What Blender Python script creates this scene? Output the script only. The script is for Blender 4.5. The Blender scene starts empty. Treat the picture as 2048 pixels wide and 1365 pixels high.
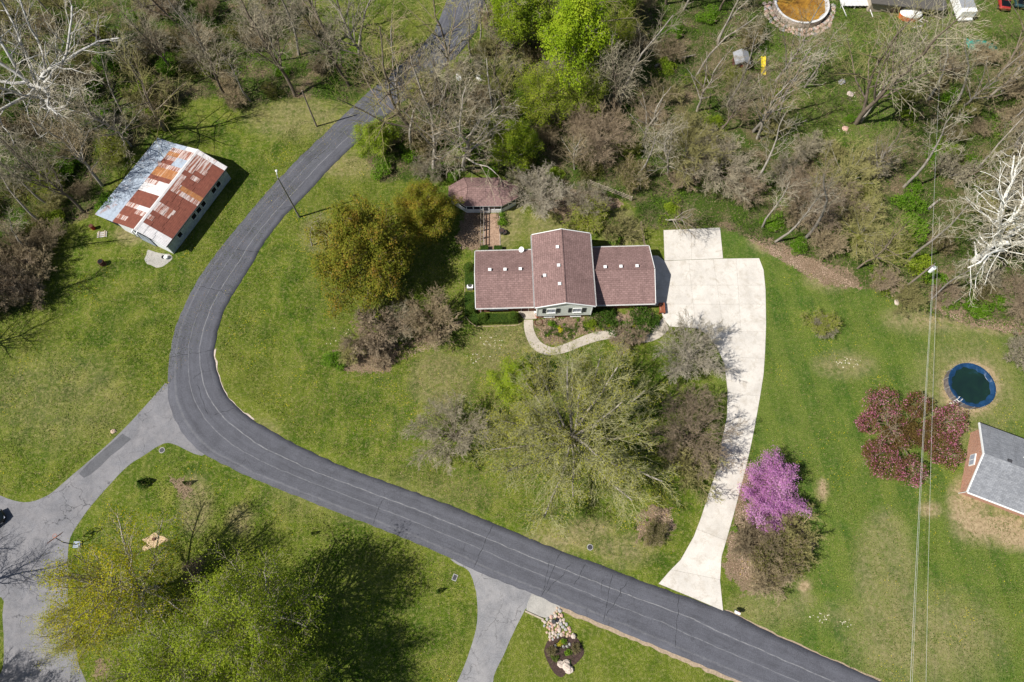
import bpy, math, random
import numpy as np
from mathutils import noise as mnoise, Vector
R = math.radians
random.seed(11); rng = np.random.default_rng(11)
SC = bpy.context.scene
COL = SC.collection
# ------------------------------------------------------------------ camera
CH = 92.0; TH = math.atan(520/1365.33); FP = 1365.33
cam = bpy.data.cameras.new('camera'); cam_o = bpy.data.objects.new('camera', cam); COL.objects.link(cam_o)
cam.sensor_width = 36; cam.lens = 24.0; cam.clip_start = 1; cam.clip_end = 2500
cam_o.location = (0, 0, CH); cam_o.rotation_euler = (TH, 0, 0); SC.camera = cam_o
# ------------------------------------------------------------------ light
SUN_EL, SHADOW_DIR = 51.0, 20.0
w = bpy.data.worlds.new('World'); SC.world = w; w.use_nodes = True
nt = w.node_tree; bg = nt.nodes['Background']; sky = nt.nodes.new('ShaderNodeTexSky')
sky.sky_type = 'NISHITA'; sky.sun_disc = False; sky.sun_elevation = R(SUN_EL)
sun_dir = Vector((-math.cos(R(SHADOW_DIR))*math.cos(R(SUN_EL)), -math.sin(R(SHADOW_DIR))*math.cos(R(SUN_EL)), math.sin(R(SUN_EL))))
sky.sun_rotation = math.atan2(sun_dir.x, sun_dir.y)
nt.links.new(sky.outputs[0], bg.inputs[0]); bg.inputs[1].default_value = 0.06
sun = bpy.data.lights.new('sun', 'SUN'); sun.energy = 5.0; sun.angle = R(0.55); sun.color = (1, .955, .88)
sun_o = bpy.data.objects.new('sun', sun); COL.objects.link(sun_o)
sun_o.rotation_euler = (-sun_dir).to_track_quat('-Z', 'Y').to_euler(); sun_o.location = (-60, -20, 80)
SC.view_settings.view_transform = 'Standard'; SC.view_settings.look = 'None'
SC.view_settings.exposure = 0.36; SC.view_settings.gamma = 1
SC.render.engine = 'CYCLES'

# ------------------------------------------------------------------ survey helper: photo measurement -> metres on the plan
_c, _s = math.cos(TH), math.sin(TH)
def at(px, py, z=0.0):
    a = (px-1024)/FP; b = -(py-682.5)/FP
    d = (a, b*_c+_s, b*_s-_c); t = (z-CH)/d[2]
    return (d[0]*t, d[1]*t)
def pl(pts, z=0.0): return [at(x, y, z) for x, y in pts]

# ------------------------------------------------------------------ materials
MATS = {}
class NT:
    def __init__(s, name):
        s.m = bpy.data.materials.new(name); s.m.use_nodes = True; s.t = s.m.node_tree; s.n = s.t.nodes
        s.b = s.n['Principled BSDF']; s.b.inputs['Roughness'].default_value = .85
        s.b.inputs['Specular IOR Level'].default_value = .25
        MATS[name] = s.m
    def add(s, k, **kw):
        n = s.n.new(k)
        for a, v in kw.items(): setattr(n, a, v)
        return n
    def link(s, a, b): s.t.links.new(a, b)
    def coord(s, kind='Object'): return s.add('ShaderNodeTexCoord').outputs[kind]
    def noise(s, scale, detail=3, rough=.55, vec=None, dist=0):
        n = s.add('ShaderNodeTexNoise'); n.inputs['Scale'].default_value = scale; n.inputs['Detail'].default_value = detail
        n.inputs['Roughness'].default_value = rough; n.inputs['Distortion'].default_value = dist
        if vec is not None: s.link(vec, n.inputs['Vector'])
        return n.outputs['Fac']
    def ramp(s, fac, stops):
        n = s.add('ShaderNodeValToRGB'); e = n.color_ramp.elements
        while len(e) < len(stops): e.new(.5)
        for i, (p, c) in enumerate(stops):
            e[i].position = p; e[i].color = (*c, 1) if len(c) == 3 else c
        s.link(fac, n.inputs[0]); return n.outputs[0]
    def mix(s, fac, a, b, mode='MIX'):
        n = s.add('ShaderNodeMix', data_type='RGBA', blend_type=mode)
        for v, i in ((fac, 0), (a, 6), (b, 7)):
            if isinstance(v, (int, float)): n.inputs[i].default_value = v
            elif isinstance(v, tuple): n.inputs[i].default_value = (*v, 1)
            else: s.link(v, n.inputs[i])
        return n.outputs[2]
    def math(s, op, a, b=0.0, clamp=False):
        n = s.add('ShaderNodeMath', operation=op, use_clamp=clamp)
        for v, i in ((a, 0), (b, 1)):
            if isinstance(v, (int, float)): n.inputs[i].default_value = v
            else: s.link(v, n.inputs[i])
        return n.outputs[0]
    def base(s, c):
        if isinstance(c, tuple): s.b.inputs['Base Color'].default_value = (*c, 1)
        else: s.link(c, s.b.inputs['Base Color'])
    def bump(s, h, st=.3, dist=.05):
        n = s.add('ShaderNodeBump'); n.inputs['Strength'].default_value = st; n.inputs['Distance'].default_value = dist
        s.link(h, n.inputs['Height']); s.link(n.outputs[0], s.b.inputs['Normal'])
    def attr(s, name, out='Color'): return s.add('ShaderNodeAttribute', attribute_name=name).outputs[out]

def simple(name, c, rough=.8, var=.25, scale=3., metal=0, spec=.25):
    m = NT(name); v = m.noise(scale, 4, .6, m.coord())
    a = tuple(x*(1-var) for x in c); b = tuple(min(1, x*(1+var)) for x in c)
    m.base(m.ramp(v, [(.3, a), (.7, b)])); m.b.inputs['Roughness'].default_value = rough
    m.b.inputs['Metallic'].default_value = metal; m.b.inputs['Specular IOR Level'].default_value = spec
    return m.m

def make_ground_mat():
    m = NT('ground'); o = m.coord()
    zone = m.attr('zone'); sep = m.add('ShaderNodeSeparateColor'); m.link(zone, sep.inputs[0])
    woods, dry, mulch = sep.outputs
    big = m.noise(.06, 4, .6, o); mid = m.noise(.35, 5, .65, o, .6); fine = m.noise(2.2, 4, .7, o); vf = m.noise(9, 2, .7, o)
    mp = m.add('ShaderNodeMapping'); mp.inputs['Rotation'].default_value = (0, 0, R(28)); mp.inputs['Scale'].default_value = (1, .12, 1)
    m.link(o, mp.inputs[0]); mow = m.noise(.9, 3, .6, mp.outputs[0])
    g = m.ramp(mid, [(.32, (.024, .060, .004)), (.45, (.052, .094, .006)), (.56, (.090, .128, .011)), (.68, (.170, .180, .036))])
    g = m.mix(m.ramp(big, [(.42, (0, 0, 0)), (.62, (.6,)*3)]), g, (.115, .135, .018))
    g = m.mix(m.ramp(m.noise(.13, 5, .7, o, .3), [(.36, (.6,)*3), (.5, (0, 0, 0))]), g, (.034, .070, .005))
    g = m.mix(m.ramp(fine, [(.48, (0, 0, 0)), (.66, (.62,)*3)]), g, (.230, .215, .080))
    g = m.mix(m.ramp(mow, [(.48, (0, 0, 0)), (.68, (.35,)*3)]), g, (.185, .190, .045))
    wvt = m.add('ShaderNodeTexWave', wave_type='BANDS', bands_direction='X'); wvt.inputs['Scale'].default_value = .07; wvt.inputs['Distortion'].default_value = 3.0; wvt.inputs['Detail'].default_value = 2; wvt.inputs['Detail Scale'].default_value = .25
    mp2 = m.add('ShaderNodeMapping'); mp2.inputs['Rotation'].default_value = (0, 0, R(-9)); m.link(o, mp2.inputs[0]); m.link(mp2.outputs[0], wvt.inputs['Vector'])
    sx = m.add('ShaderNodeSeparateXYZ'); m.link(o, sx.inputs[0]); rgt = m.math('MULTIPLY', m.math('GREATER_THAN', sx.outputs[0], 27.0), m.math('LESS_THAN', sx.outputs[1], 48.0))
    band = m.math('MULTIPLY', m.ramp(wvt.outputs['Fac'], [(.45, (0,)*3), (.6, (.26,)*3)]), rgt); g = m.mix(m.math('MULTIPLY', m.math('MULTIPLY', m.math('SUBTRACT', sx.outputs[0], 26.0), .2, True), .38), g, (.060, .122, .026)); g = m.mix(band, g, (.150, .178, .035))
    dk = m.ramp(vf, [(.3, (.35,)*3), (.5, (1,)*3), (.68, (1.9,)*3)]); g = m.mix(1.0, g, dk, 'MULTIPLY')
    rg = m.ramp(m.noise(1.1, 4, .75, o, .8), [(.33, (.22,)*3), (.5, (.7,)*3), (.7, (1,)*3)])
    drym = m.math('MULTIPLY', dry, rg, True)
    drym = m.math('ADD', m.math('MULTIPLY', drym, 1.25), m.math('MULTIPLY', m.math('SUBTRACT', dry, .88, True), 8.0, True), True)
    g = m.mix(drym, g, m.ramp(fine, [(.3, (.23, .17, .095)), (.7, (.44, .34, .21))]))
    # woodland floor: litter, moss and weeds
    lit = m.ramp(m.noise(5, 4, .8, o), [(.3, (.035, .024, .014)), (.5, (.15, .112, .07)), (.72, (.36, .27, .175))])
    wg = m.ramp(m.noise(3.5, 4, .8, o), [(.3, (.018, .036, .006)), (.6, (.060, .095, .014)), (.8, (.135, .16, .04))])
    wmix = m.ramp(m.noise(.22, 6, .75, o, .15), [(.36, (0,)*3), (.54, (1,)*3)])
    wf = m.mix(wmix, lit, wg)
    wm = m.math('ADD', woods, m.math('MULTIPLY', m.math('SUBTRACT', m.noise(.8, 5, .75, o), .5), 1.1))
    wm = m.ramp(wm, [(.42, (0,)*3), (.6, (1,)*3)])
    wz = m.math('GREATER_THAN', woods, .03); wm = m.math('MULTIPLY', wm, wz)
    col = m.mix(wm, g, wf)
    mu = m.ramp(m.noise(6, 4, .8, o), [(.3, (.055, .038, .022)), (.5, (.20, .145, .095)), (.72, (.43, .325, .225))])
    mm = m.ramp(m.math('ADD', mulch, m.math('MULTIPLY', m.math('SUBTRACT', m.noise(1.1, 5, .75, o), .5), 1.9)), [(.45, (0,)*3), (.58, (1,)*3)])
    mm = m.math('MULTIPLY', mm, m.math('GREATER_THAN', mulch, .05))
    col = m.mix(mm, col, mu)
    m.base(col); m.b.inputs['Roughness'].default_value = .95; m.b.inputs['Specular IOR Level'].default_value = .1
    m.bump(m.math('ADD', m.math('MULTIPLY', fine, .6), vf), .75, .09)
make_ground_mat()

def asphalt(name, c, streak=True, warm=0, crack=.5):
    m = NT(name); uv = m.coord('UV'); o = m.coord()
    sp = m.add('ShaderNodeSeparateXYZ'); m.link(uv, sp.inputs[0]); v = sp.outputs[1]
    base = m.ramp(m.noise(.5, 5, .65, o), [(.3, tuple(x*.85 for x in c)), (.7, tuple(x*1.18 for x in c))])
    gr = m.ramp(m.noise(9, 4, .85, o), [(.3, (.62,)*3), (.5, (1,)*3), (.7, (1.5,)*3)]); base = m.mix(1.0, base, gr, 'MULTIPLY')
    if streak:
        mp = m.add('ShaderNodeMapping'); mp.inputs['Scale'].default_value = (.035, 3.5, 1); m.link(uv, mp.inputs[0])
        st = m.noise(3.2, 4, .62, mp.outputs[0])
        base = m.mix(m.ramp(st, [(.45, (0,)*3), (.75, (.42,)*3)]), base, tuple(x*1.6 for x in c))
        base = m.mix(m.ramp(st, [(.28, (.55,)*3), (.42, (0,)*3)]), base, tuple(x*.6 for x in c))
        wob = m.math('MULTIPLY', m.math('SUBTRACT', m.noise(.25, 3, .6, o), .5), .045)
        for pos, wd, am in ((.40, .010, .42), (.655, .013, .6), (.13, .03, .2)):
            d = m.math('ABSOLUTE', m.math('SUBTRACT', m.math('ADD', v, wob), pos))
            f = m.ramp(m.math('DIVIDE', d, wd), [(.2, (am,)*3), (1, (0,)*3)])
            f = m.math('MULTIPLY', f, m.ramp(m.noise(1.2, 5, .8, o), [(.35, (.15,)*3), (.6, (1,)*3)]))
            base = m.mix(f, base, (.34, .34, .345))
    else:
        st = m.noise(.3, 8, .8, o, .4)
        base = m.mix(m.ramp(st, [(.4, (0,)*3), (.66, (.7,)*3)]), base, (c[0]*1.45+warm, c[1]*1.42+warm*.8, c[2]*1.38+warm*.6))
        base = m.mix(m.ramp(m.noise(.9, 5, .75, o), [(.3, (.45,)*3), (.48, (0,)*3)]), base, tuple(x*.62 for x in c))
    vo = m.add('ShaderNodeTexVoronoi', feature='DISTANCE_TO_EDGE'); vo.inputs['Scale'].default_value = .16 if streak else .3
    wv = m.add('ShaderNodeVectorMath', operation='ADD'); nn = m.add('ShaderNodeTexNoise'); nn.inputs['Scale'].default_value = .7; nn.inputs['Detail'].default_value = 5
    m.link(o, nn.inputs['Vector']); sc = m.add('ShaderNodeVectorMath', operation='SCALE'); sc.inputs['Scale'].default_value = 2.6
    m.link(nn.outputs['Color'], sc.inputs[0]); m.link(o, wv.inputs[0]); m.link(sc.outputs[0], wv.inputs[1]); m.link(wv.outputs[0], vo.inputs['Vector'])
    ck = m.ramp(vo.outputs['Distance'], [(.0, (crack,)*3), (.012 if streak else .016, (0,)*3)])
    ck = m.math('MULTIPLY', ck, m.ramp(m.noise(.12, 3, .6, o), [(.45, (0,)*3), (.56, (1,)*3)]))
    base = m.mix(ck, base, (.02, .02, .022)); m.base(base)
    m.b.inputs['Roughness'].default_value = .9; m.bump(m.noise(30, 2, .7, o), .4, .02)
asphalt('road_asphalt', (.084, .086, .101), True, crack=.3)
asphalt('old_asphalt', (.165, .165, .178), False, .03, crack=.8)
asphalt('patch_asphalt', (.095, .097, .107), False, crack=.2)
asphalt('gravel', (.30, .29, .27), False, .02, crack=.1)
def concrete(name, c):
    m = NT(name); o = m.coord()
    a = m.ramp(m.noise(.35, 5, .65, o), [(.3, tuple(x*.86 for x in c)), (.65, tuple(min(.8, x*1.07) for x in c))])
    a = m.mix(m.ramp(m.noise(.9, 6, .8, o, .5), [(.32, (.75,)*3), (.5, (0,)*3)]), a, (c[0]*.7, c[1]*.66, c[2]*.6)); a = m.mix(m.ramp(m.noise(.28, 5, .7, o, 1.0), [(.55, (0,)*3), (.72, (.5,)*3)]), a, (c[0]*.72, c[1]*.69, c[2]*.64))
    a = m.mix(1.0, a, m.ramp(m.noise(12, 3, .8, o), [(.3, (.86,)*3), (.6, (1.05,)*3)]), 'MULTIPLY')
    oi = m.add('ShaderNodeObjectInfo'); a = m.mix(1.0, a, m.ramp(oi.outputs['Random'], [(0, (.94,)*3), (1, (1.03,)*3)]), 'MULTIPLY')
    m.base(a); m.b.inputs['Roughness'].default_value = .9
concrete('concrete', (.60, .565, .515)); concrete('walk_concrete', (.46, .41, .35)); concrete('joint', (.20, .18, .15))
def bricktex(name, c1, c2, mortar, bw, bh, ms, swap=False, zax=False, speck=0.4):
    m = NT(name); o = m.coord()
    sp = m.add('ShaderNodeSeparateXYZ'); m.link(o, sp.inputs[0]); cb = m.add('ShaderNodeCombineXYZ')
    if zax:
        m.link(m.math('ADD', sp.outputs[0], sp.outputs[1]), cb.inputs[0]); m.link(sp.outputs[2], cb.inputs[1])
    else:
        m.link(sp.outputs[1 if swap else 0], cb.inputs[0]); m.link(sp.outputs[0 if swap else 1], cb.inputs[1])
    b = m.add('ShaderNodeTexBrick'); b.inputs['Scale'].default_value = 1; b.inputs['Brick Width'].default_value = bw; b.inputs['Row Height'].default_value = bh
    b.inputs['Mortar Size'].default_value = ms; b.inputs['Mortar Smooth'].default_value = .3; b.inputs['Bias'].default_value = 0
    b.inputs['Color1'].default_value = (*c1, 1); b.inputs['Color2'].default_value = (*c2, 1); b.inputs['Mortar'].default_value = (*mortar, 1)
    m.link(cb.outputs[0], b.inputs['Vector'])
    col = m.mix(1.0, b.outputs['Color'], m.ramp(m.noise(5, 4, .85, o), [(.28, (1-speck,)*3), (.5, (1,)*3), (.75, (1+speck,)*3)]), 'MULTIPLY')
    col = m.mix(1.0, col, m.ramp(m.noise(.25, 3, .5, o), [(.3, (.92,)*3), (.7, (1.06,)*3)]), 'MULTIPLY')
    if not zax:
        mps = m.add('ShaderNodeMapping'); mps.inputs['Scale'].default_value = (.12, 1.3, 1) if swap else (1.3, .12, 1); m.link(o, mps.inputs[0])
        col = m.mix(1.0, col, m.ramp(m.noise(1.0, 5, .75, mps.outputs[0]), [(.3, (.80,)*3), (.5, (1,)*3), (.72, (1.12,)*3)]), 'MULTIPLY')
    m.base(col); m.bump(b.outputs['Fac'], -.4, .02); m.b.inputs['Roughness'].default_value = .93; m.b.inputs['Specular IOR Level'].default_value = .12
bricktex('shingle_x', (.265, .172, .160), (.215, .138, .128), (.15, .095, .088), .6, .28, .03, speck=.38)
bricktex('shingle_y', (.265, .172, .160), (.215, .138, .128), (.15, .095, .088), .6, .28, .03, swap=True, speck=.38)
bricktex('shingle_grey', (.20, .21, .23), (.27, .28, .30), (.13, .135, .15), .5, .17, .012, speck=.22)
bricktex('brick_wall', (.33, .115, .065), (.24, .08, .05), (.30, .26, .22), .2, .075, .01, zax=True)
bricktex('brick_wall_pale', (.50, .235, .15), (.40, .17, .11), (.45, .38, .32), .24, .09, .012, zax=True)
bricktex('paver', (.40, .275, .195), (.31, .20, .14), (.20, .14, .10), .22, .22, .018)
bricktex('siding', (.80, .83, .78), (.82, .85, .80), (.62, .65, .60), 30, .16, .012, zax=True, speck=.06)
simple('white_trim', (.80, .81, .80), .5, .06); simple('shutter', (.03, .035, .038), .5, .2)
simple('dark_steel', (.05, .05, .055), .5, .2); simple('galvanized', (.45, .47, .49), .4, .12, 6, .6)
simple('pole_grey', (.20, .19, .18), .7, .2, 4); simple('pole_wood', (.23, .19, .155), .9, .3, 5)
simple('old_wood', (.20, .155, .11), .9, .35, 5); simple('pale_wood', (.40, .34, .26), .9, .2, 5); simple('deck_white', (.62, .61, .60), .8, .12, 2)
simple('stone_pale', (.50, .42, .36), .9, .3, 3); simple('stone_tan', (.48, .36, .27), .9, .3, 3); simple('stone_pink', (.50, .33, .27), .9, .3, 3); simple('stone_grey', (.36, .35, .34), .9, .3, 3)
simple('mulch_dark', (.060, .038, .032), .95, .5, 9); simple('dirt', (.33, .255, .18), .95, .3, 4); simple('sawdust', (.52, .38, .24), .95, .3, 8)
simple('orange_plastic', (.62, .15, .05), .5, .15); simple('bench_red', (.27, .085, .04), .7, .2); simple('yellow_plastic', (.80, .62, .02), .4, .1); simple('green_tarp', (.02, .20, .16), .5, .5, 3)
simple('red_paint', (.30, .03, .025), .5, .3); simple('maroon_wall', (.10, .03, .03), .8, .3); simple('teal_dark', (.02, .05, .055), .5, .3)
simple('rubber', (.02, .02, .02), .8, .2); simple('dark_void', (.012, .014, .016), .9, .2); simple('wire', (.55, .55, .53), .5, .1)
simple('pink_plastic', (.62, .55, .56), .5, .1); simple('roof_dark', (.095, .088, .080), .95, .25, 6); simple('roof_grey', (.27, .28, .30), .8, .2, 4)
simple('barn_siding', (.40, .46, .50), .8, .25, 2.5); simple('barn_white', (.70, .72, .74), .7, .12, 2)
simple('barrel_rust', (.11, .045, .03), .9, .4, 4); simple('deck_blue', (.30, .34, .40), .8, .3, 2); simple('pool_wall', (.16, .14, .14), .6, .35, 3)
simple('cover_blue', (.012, .045, .11), .35, .35, 1.6)
for nm, c in (('tin_white', (.66, .64, .64)), ('tin_grey', (.36, .42, .50))):
    m = NT(nm); o = m.coord()
    a = m.ramp(m.noise(1.3, 5, .7, o), [(.3, tuple(x*.8 for x in c)), (.7, tuple(min(.8, x*1.1) for x in c))])
    a = m.mix(m.ramp(m.noise(.7, 6, .75, o, 1), [(.56, (0,)*3), (.68, (.75,)*3)]), a, (.30, .13, .07)); m.base(a)
    m.b.inputs['Roughness'].default_value = .55
for nm, c, c2, f in (('rust_brown', (.185, .062, .042), (.30, .12, .075), .66), ('rust_orange', (.34, .145, .055), (.52, .38, .28), .6), ('rust_streaked', (.25, .09, .055), (.60, .54, .52), .5)):
    m = NT(nm); o = m.coord(); mp = m.add('ShaderNodeMapping'); mp.inputs['Scale'].default_value = (.25, 3.2, 1); m.link(o, mp.inputs[0])
    a = m.ramp(m.noise(2, 5, .75, o), [(.3, tuple(x*.75 for x in c)), (.7, tuple(x*1.25 for x in c))])
    a = m.mix(m.ramp(m.noise(1.3, 4, .7, mp.outputs[0]), [(f-.06, (0,)*3), (f+.07, (.85,)*3)]), a, c2); m.base(a); m.b.inputs['Roughness'].default_value = .85
def glassy(name, c, rough=.12):
    m = NT(name); m.base(c); m.b.inputs['Roughness'].default_value = rough; m.b.inputs['Specular IOR Level'].default_value = .5
glassy('pane', (.03, .04, .05)); glassy('car_paint', (.008, .012, .013), .18); glassy('car_glass', (.006, .008, .01), .06)
m = NT('pane_light'); m.base((.35, .38, .46)); m.b.inputs['Roughness'].default_value = .2
m = NT('pool_water'); o = m.coord(); m.base(m.ramp(m.noise(.45, 4, .6, o, .5), [(.35, (.008, .020, .020)), (.62, (.010, .028, .022)), (.8, (.015, .05, .075))])); m.b.inputs['Roughness'].default_value = .08; m.bump(m.noise(3, 2, .5, o), .08, .03)
m = NT('brown_water'); o = m.coord(); m.base(m.ramp(m.noise(.35, 5, .7, o, 1.2), [(.35, (.16, .075, .02)), (.55, (.33, .17, .025)), (.75, (.52, .33, .07))])); m.b.inputs['Roughness'].default_value = .15
def bark(name, c, c2=None):
    m = NT(name); o = m.coord(); c2 = c2 or tuple(x*1.6 for x in c)
    oi = m.add('ShaderNodeObjectInfo')
    a = m.ramp(m.noise(1.7, 5, .75, o), [(.32, c), (.68, c2)])
    a = m.mix(1.0, a, m.ramp(oi.outputs['Random'], [(0, (.74, .75, .76)), (.5, (1, 1, 1)), (1, (1.16, 1.18, 1.16))]), 'MULTIPLY')
    m.base(a); m.b.inputs['Roughness'].default_value = .95; m.b.inputs['Specular IOR Level'].default_value = .08
bark('bark_brown', (.12, .095, .07), (.26, .21, .165)); bark('bark_grey', (.22, .195, .165), (.42, .38, .33)); bark('bark_white', (.42, .40, .36), (.80, .78, .74))
bark('twig_brown', (.22, .172, .105), (.43, .345, .215)); bark('twig_grey', (.22, .193, .135), (.46, .405, .29)); bark('twig_olive', (.20, .185, .07), (.40, .365, .15)); bark('twig_moss', (.26, .255, .11), (.52, .50, .27)); bark('twig_purple', (.22, .17, .115), (.44, .345, .235))
bark('twig_pale', (.29, .26, .19), (.55, .49, .385))
def leaf(name, a, b, c=None, tr=.35):
    m = NT(name); t = m.attr('tint', 'Fac'); oi = m.add('ShaderNodeObjectInfo')
    col = m.ramp(t, [(0, a), (.55, b), (1, c or b)])
    col = m.mix(1.0, col, m.ramp(oi.outputs['Random'], [(0, (.85, .87, .9)), (1, (1.12, 1.08, 1))]), 'MULTIPLY')
    m.base(col); m.b.inputs['Roughness'].default_value = .7; m.b.inputs['Specular IOR Level'].default_value = .15
    tl = m.add('ShaderNodeBsdfTranslucent'); m.link(col, tl.inputs[0]); mx = m.add('ShaderNodeMixShader'); mx.inputs[0].default_value = tr
    m.link(m.b.outputs[0], mx.inputs[1]); m.link(tl.outputs[0], mx.inputs[2]); m.link(mx.outputs[0], m.n['Material Output'].inputs[0])
leaf('leaf_amber', (.14, .175, .014), (.24, .24, .022), (.34, .21, .032))
leaf('leaf_spring', (.12, .20, .012), (.22, .31, .018), (.32, .38, .04))
leaf('leaf_lime', (.17, .27, .010), (.28, .40, .012), (.38, .46, .03))
leaf('leaf_pale', (.17, .25, .016), (.32, .42, .03), (.44, .48, .07), .58)
leaf('leaf_gold', (.26, .30, .012), (.45, .47, .02), (.60, .50, .03), .58)
leaf('leaf_bud', (.20, .21, .03), (.34, .34, .05), (.42, .40, .05))
leaf('leaf_deep', (.03, .075, .009), (.065, .13, .014), (.11, .18, .022))
leaf('leaf_hedge', (.045, .085, .010), (.075, .125, .014), (.12, .16, .025), .15)
leaf('leaf_bright', (.075, .17, .012), (.13, .26, .015), (.20, .33, .03))
leaf('leaf_olive', (.07, .08, .02), (.125, .135, .03), (.20, .18, .05))
leaf('petal_purple', (.36, .13, .36), (.52, .23, .53), (.66, .38, .66)); leaf('petal_pink', (.45, .10, .20), (.60, .20, .32), (.68, .34, .44)); leaf('leaf_bronze', (.11, .055, .024), (.17, .11, .032), (.19, .15, .035))
leaf('litter', (.14, .09, .05), (.30, .21, .13), (.46, .35, .24), .1); leaf('litter_pink', (.22, .14, .09), (.42, .30, .22), (.6, .45, .36), .1); leaf('dandelion', (.65, .52, .01), (.75, .6, .02), None, .1)
leaf('daffodil', (.45, .45, .03), (.65, .6, .03), None, .2)

# ------------------------------------------------------------------ mesh building
def np_mesh(name, V, F, mats, mi=None, tint=None, smooth=False):
    """V (n,3); F list of int arrays, each (k, sides)"""
    me = bpy.data.meshes.new(name); V = np.asarray(V, np.float32)
    F = [np.asarray(f, np.int32) for f in F if len(f)]
    nl = sum(f.size for f in F); nf = sum(len(f) for f in F)
    me.vertices.add(len(V)); me.vertices.foreach_set('co', V.ravel())
    me.loops.add(nl); me.polygons.add(nf)
    me.loops.foreach_set('vertex_index', np.concatenate([f.ravel() for f in F]))
    tot = np.concatenate([np.full(len(f), f.shape[1], np.int32) for f in F]); st = np.concatenate([[0], np.cumsum(tot)[:-1]]).astype(np.int32)
    me.polygons.foreach_set('loop_start', st); me.polygons.foreach_set('loop_total', tot)
    for mt in (mats if isinstance(mats, (list, tuple)) else [mats]): me.materials.append(MATS[mt])
    if mi is not None: me.polygons.foreach_set('material_index', np.asarray(mi, np.int32))
    if smooth: me.polygons.foreach_set('use_smooth', np.ones(nf, bool))
    me.update(calc_edges=True)
    if tint is not None:
        a = me.attributes.new('tint', 'FLOAT', 'POINT'); a.data.foreach_set('value', np.asarray(tint, np.float32))
    return me
class MB:
    def __init__(s): s.v = []; s.f = []; s.m = []; s.mats = []; s.uv = None
    def mi(s, mat):
        if mat not in s.mats: s.mats.append(mat)
        return s.mats.index(mat)
    def face(s, pts, mat):
        b = len(s.v); s.v += [tuple(p) for p in pts]; s.f.append(tuple(range(b, b+len(pts)))); s.m.append(s.mi(mat))
    def prism(s, poly, z0, z1, mat, matside=None):
        """poly: ccw (x,y); z0,z1 numbers or lists"""
        n = len(poly); Z0 = z0 if isinstance(z0, (list, tuple)) else [z0]*n; Z1 = z1 if isinstance(z1, (list, tuple)) else [z1]*n
        b = len(s.v); s.v += [(p[0], p[1], Z0[i]) for i, p in enumerate(poly)]+[(p[0], p[1], Z1[i]) for i, p in enumerate(poly)]
        k = s.mi(mat); ks = s.mi(matside or mat)
        s.f.append(tuple(range(b+n, b+2*n))); s.m.append(k); s.f.append(tuple(range(b+n-1, b-1, -1))); s.m.append(ks)
        for i in range(n):
            j = (i+1) % n; s.f.append((b+i, b+j, b+n+j, b+n+i)); s.m.append(ks)
    def box(s, x0, x1, y0, y1, z0, z1, mat): s.prism([(x0, y0), (x1, y0), (x1, y1), (x0, y1)], z0, z1, mat)
    def cyl(s, x, y, r, z0, z1, mat, n=12, r2=None, ry=None, cx2=None, cy2=None):
        r2 = r if r2 is None else r2; b = len(s.v); ry = ry or r
        for i in range(n):
            a = 2*math.pi*i/n; s.v.append((x+r*math.cos(a), y+ry*math.sin(a), z0))
        for i in range(n):
            a = 2*math.pi*i/n; s.v.append(((x if cx2 is None else cx2)+r2*math.cos(a), (y if cy2 is None else cy2)+r2*ry/r*math.sin(a), z1))
        k = s.mi(mat)
        for i in range(n):
            j = (i+1) % n; s.f.append((b+i, b+j, b+n+j, b+n+i)); s.m.append(k)
        s.f.append(tuple(range(b+n, b+2*n))); s.m.append(k); s.f.append(tuple(range(b+n-1, b-1, -1))); s.m.append(k)
    def tube(s, pts, r, mat, n=6):
        k = s.mi(mat); b = len(s.v); P = [Vector(p) for p in pts]; rr = r if isinstance(r, (list, tuple)) else [r]*len(P)
        for i, p in enumerate(P):
            d = (P[min(i+1, len(P)-1)]-P[max(i-1, 0)]).normalized(); u = d.orthogonal().normalized(); w_ = d.cross(u)
            if abs(d.z) < .95: u = d.cross(Vector((0, 0, 1))).normalized(); w_ = u.cross(d)
            for q in range(n):
                a = 2*math.pi*q/n; s.v.append(tuple(p+(u*math.cos(a)+w_*math.sin(a))*rr[i]))
        for i in range(len(P)-1):
            for q in range(n):
                q2 = (q+1) % n; s.f.append((b+i*n+q, b+i*n+q2, b+(i+1)*n+q2, b+(i+1)*n+q)); s.m.append(k)
        s.f.append(tuple(b+q for q in range(n-1, -1, -1))); s.m.append(k); e = b+(len(P)-1)*n
        s.f.append(tuple(e+q for q in range(n))); s.m.append(k)
    def mesh(s, name, smooth=False):
        me = bpy.data.meshes.new(name); me.from_pydata(s.v, [], s.f)
        for mt in s.mats: me.materials.append(MATS[mt])
        me.polygons.foreach_set('material_index', s.m)
        if smooth: me.polygons.foreach_set('use_smooth', [True]*len(s.f))
        me.update(); return me
    def build(s, name, parent=None, smooth=False): return link(name, s.mesh(name, smooth), parent)
def link(name, me, parent=None, loc=None, rz=0):
    o = bpy.data.objects.new(name, me); COL.objects.link(o)
    if parent is not None: o.parent = parent
    if loc is not None: o.location = loc
    o.rotation_euler = (0, 0, rz); return o
def tag(o, label=None, cat=None, group=None, kind=None):
    if label: o['label'] = label
    if cat: o['category'] = cat
    if group: o['group'] = group
    if kind: o['kind'] = kind
    return o
def thing(name, loc, rz=0, label=None, cat=None, group=None):
    o = bpy.data.objects.new(name, None); COL.objects.link(o); o.location = (loc[0], loc[1], loc[2] if len(loc) > 2 else 0)
    o.rotation_euler = (0, 0, rz); o.empty_display_size = .3
    return tag(o, label, cat, group)
def boxpart(name, parent, x0, x1, y0, y1, z0, z1, mat):
    b = MB(); b.box(x0, x1, y0, y1, z0, z1, mat); return b.build(name, parent)
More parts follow.
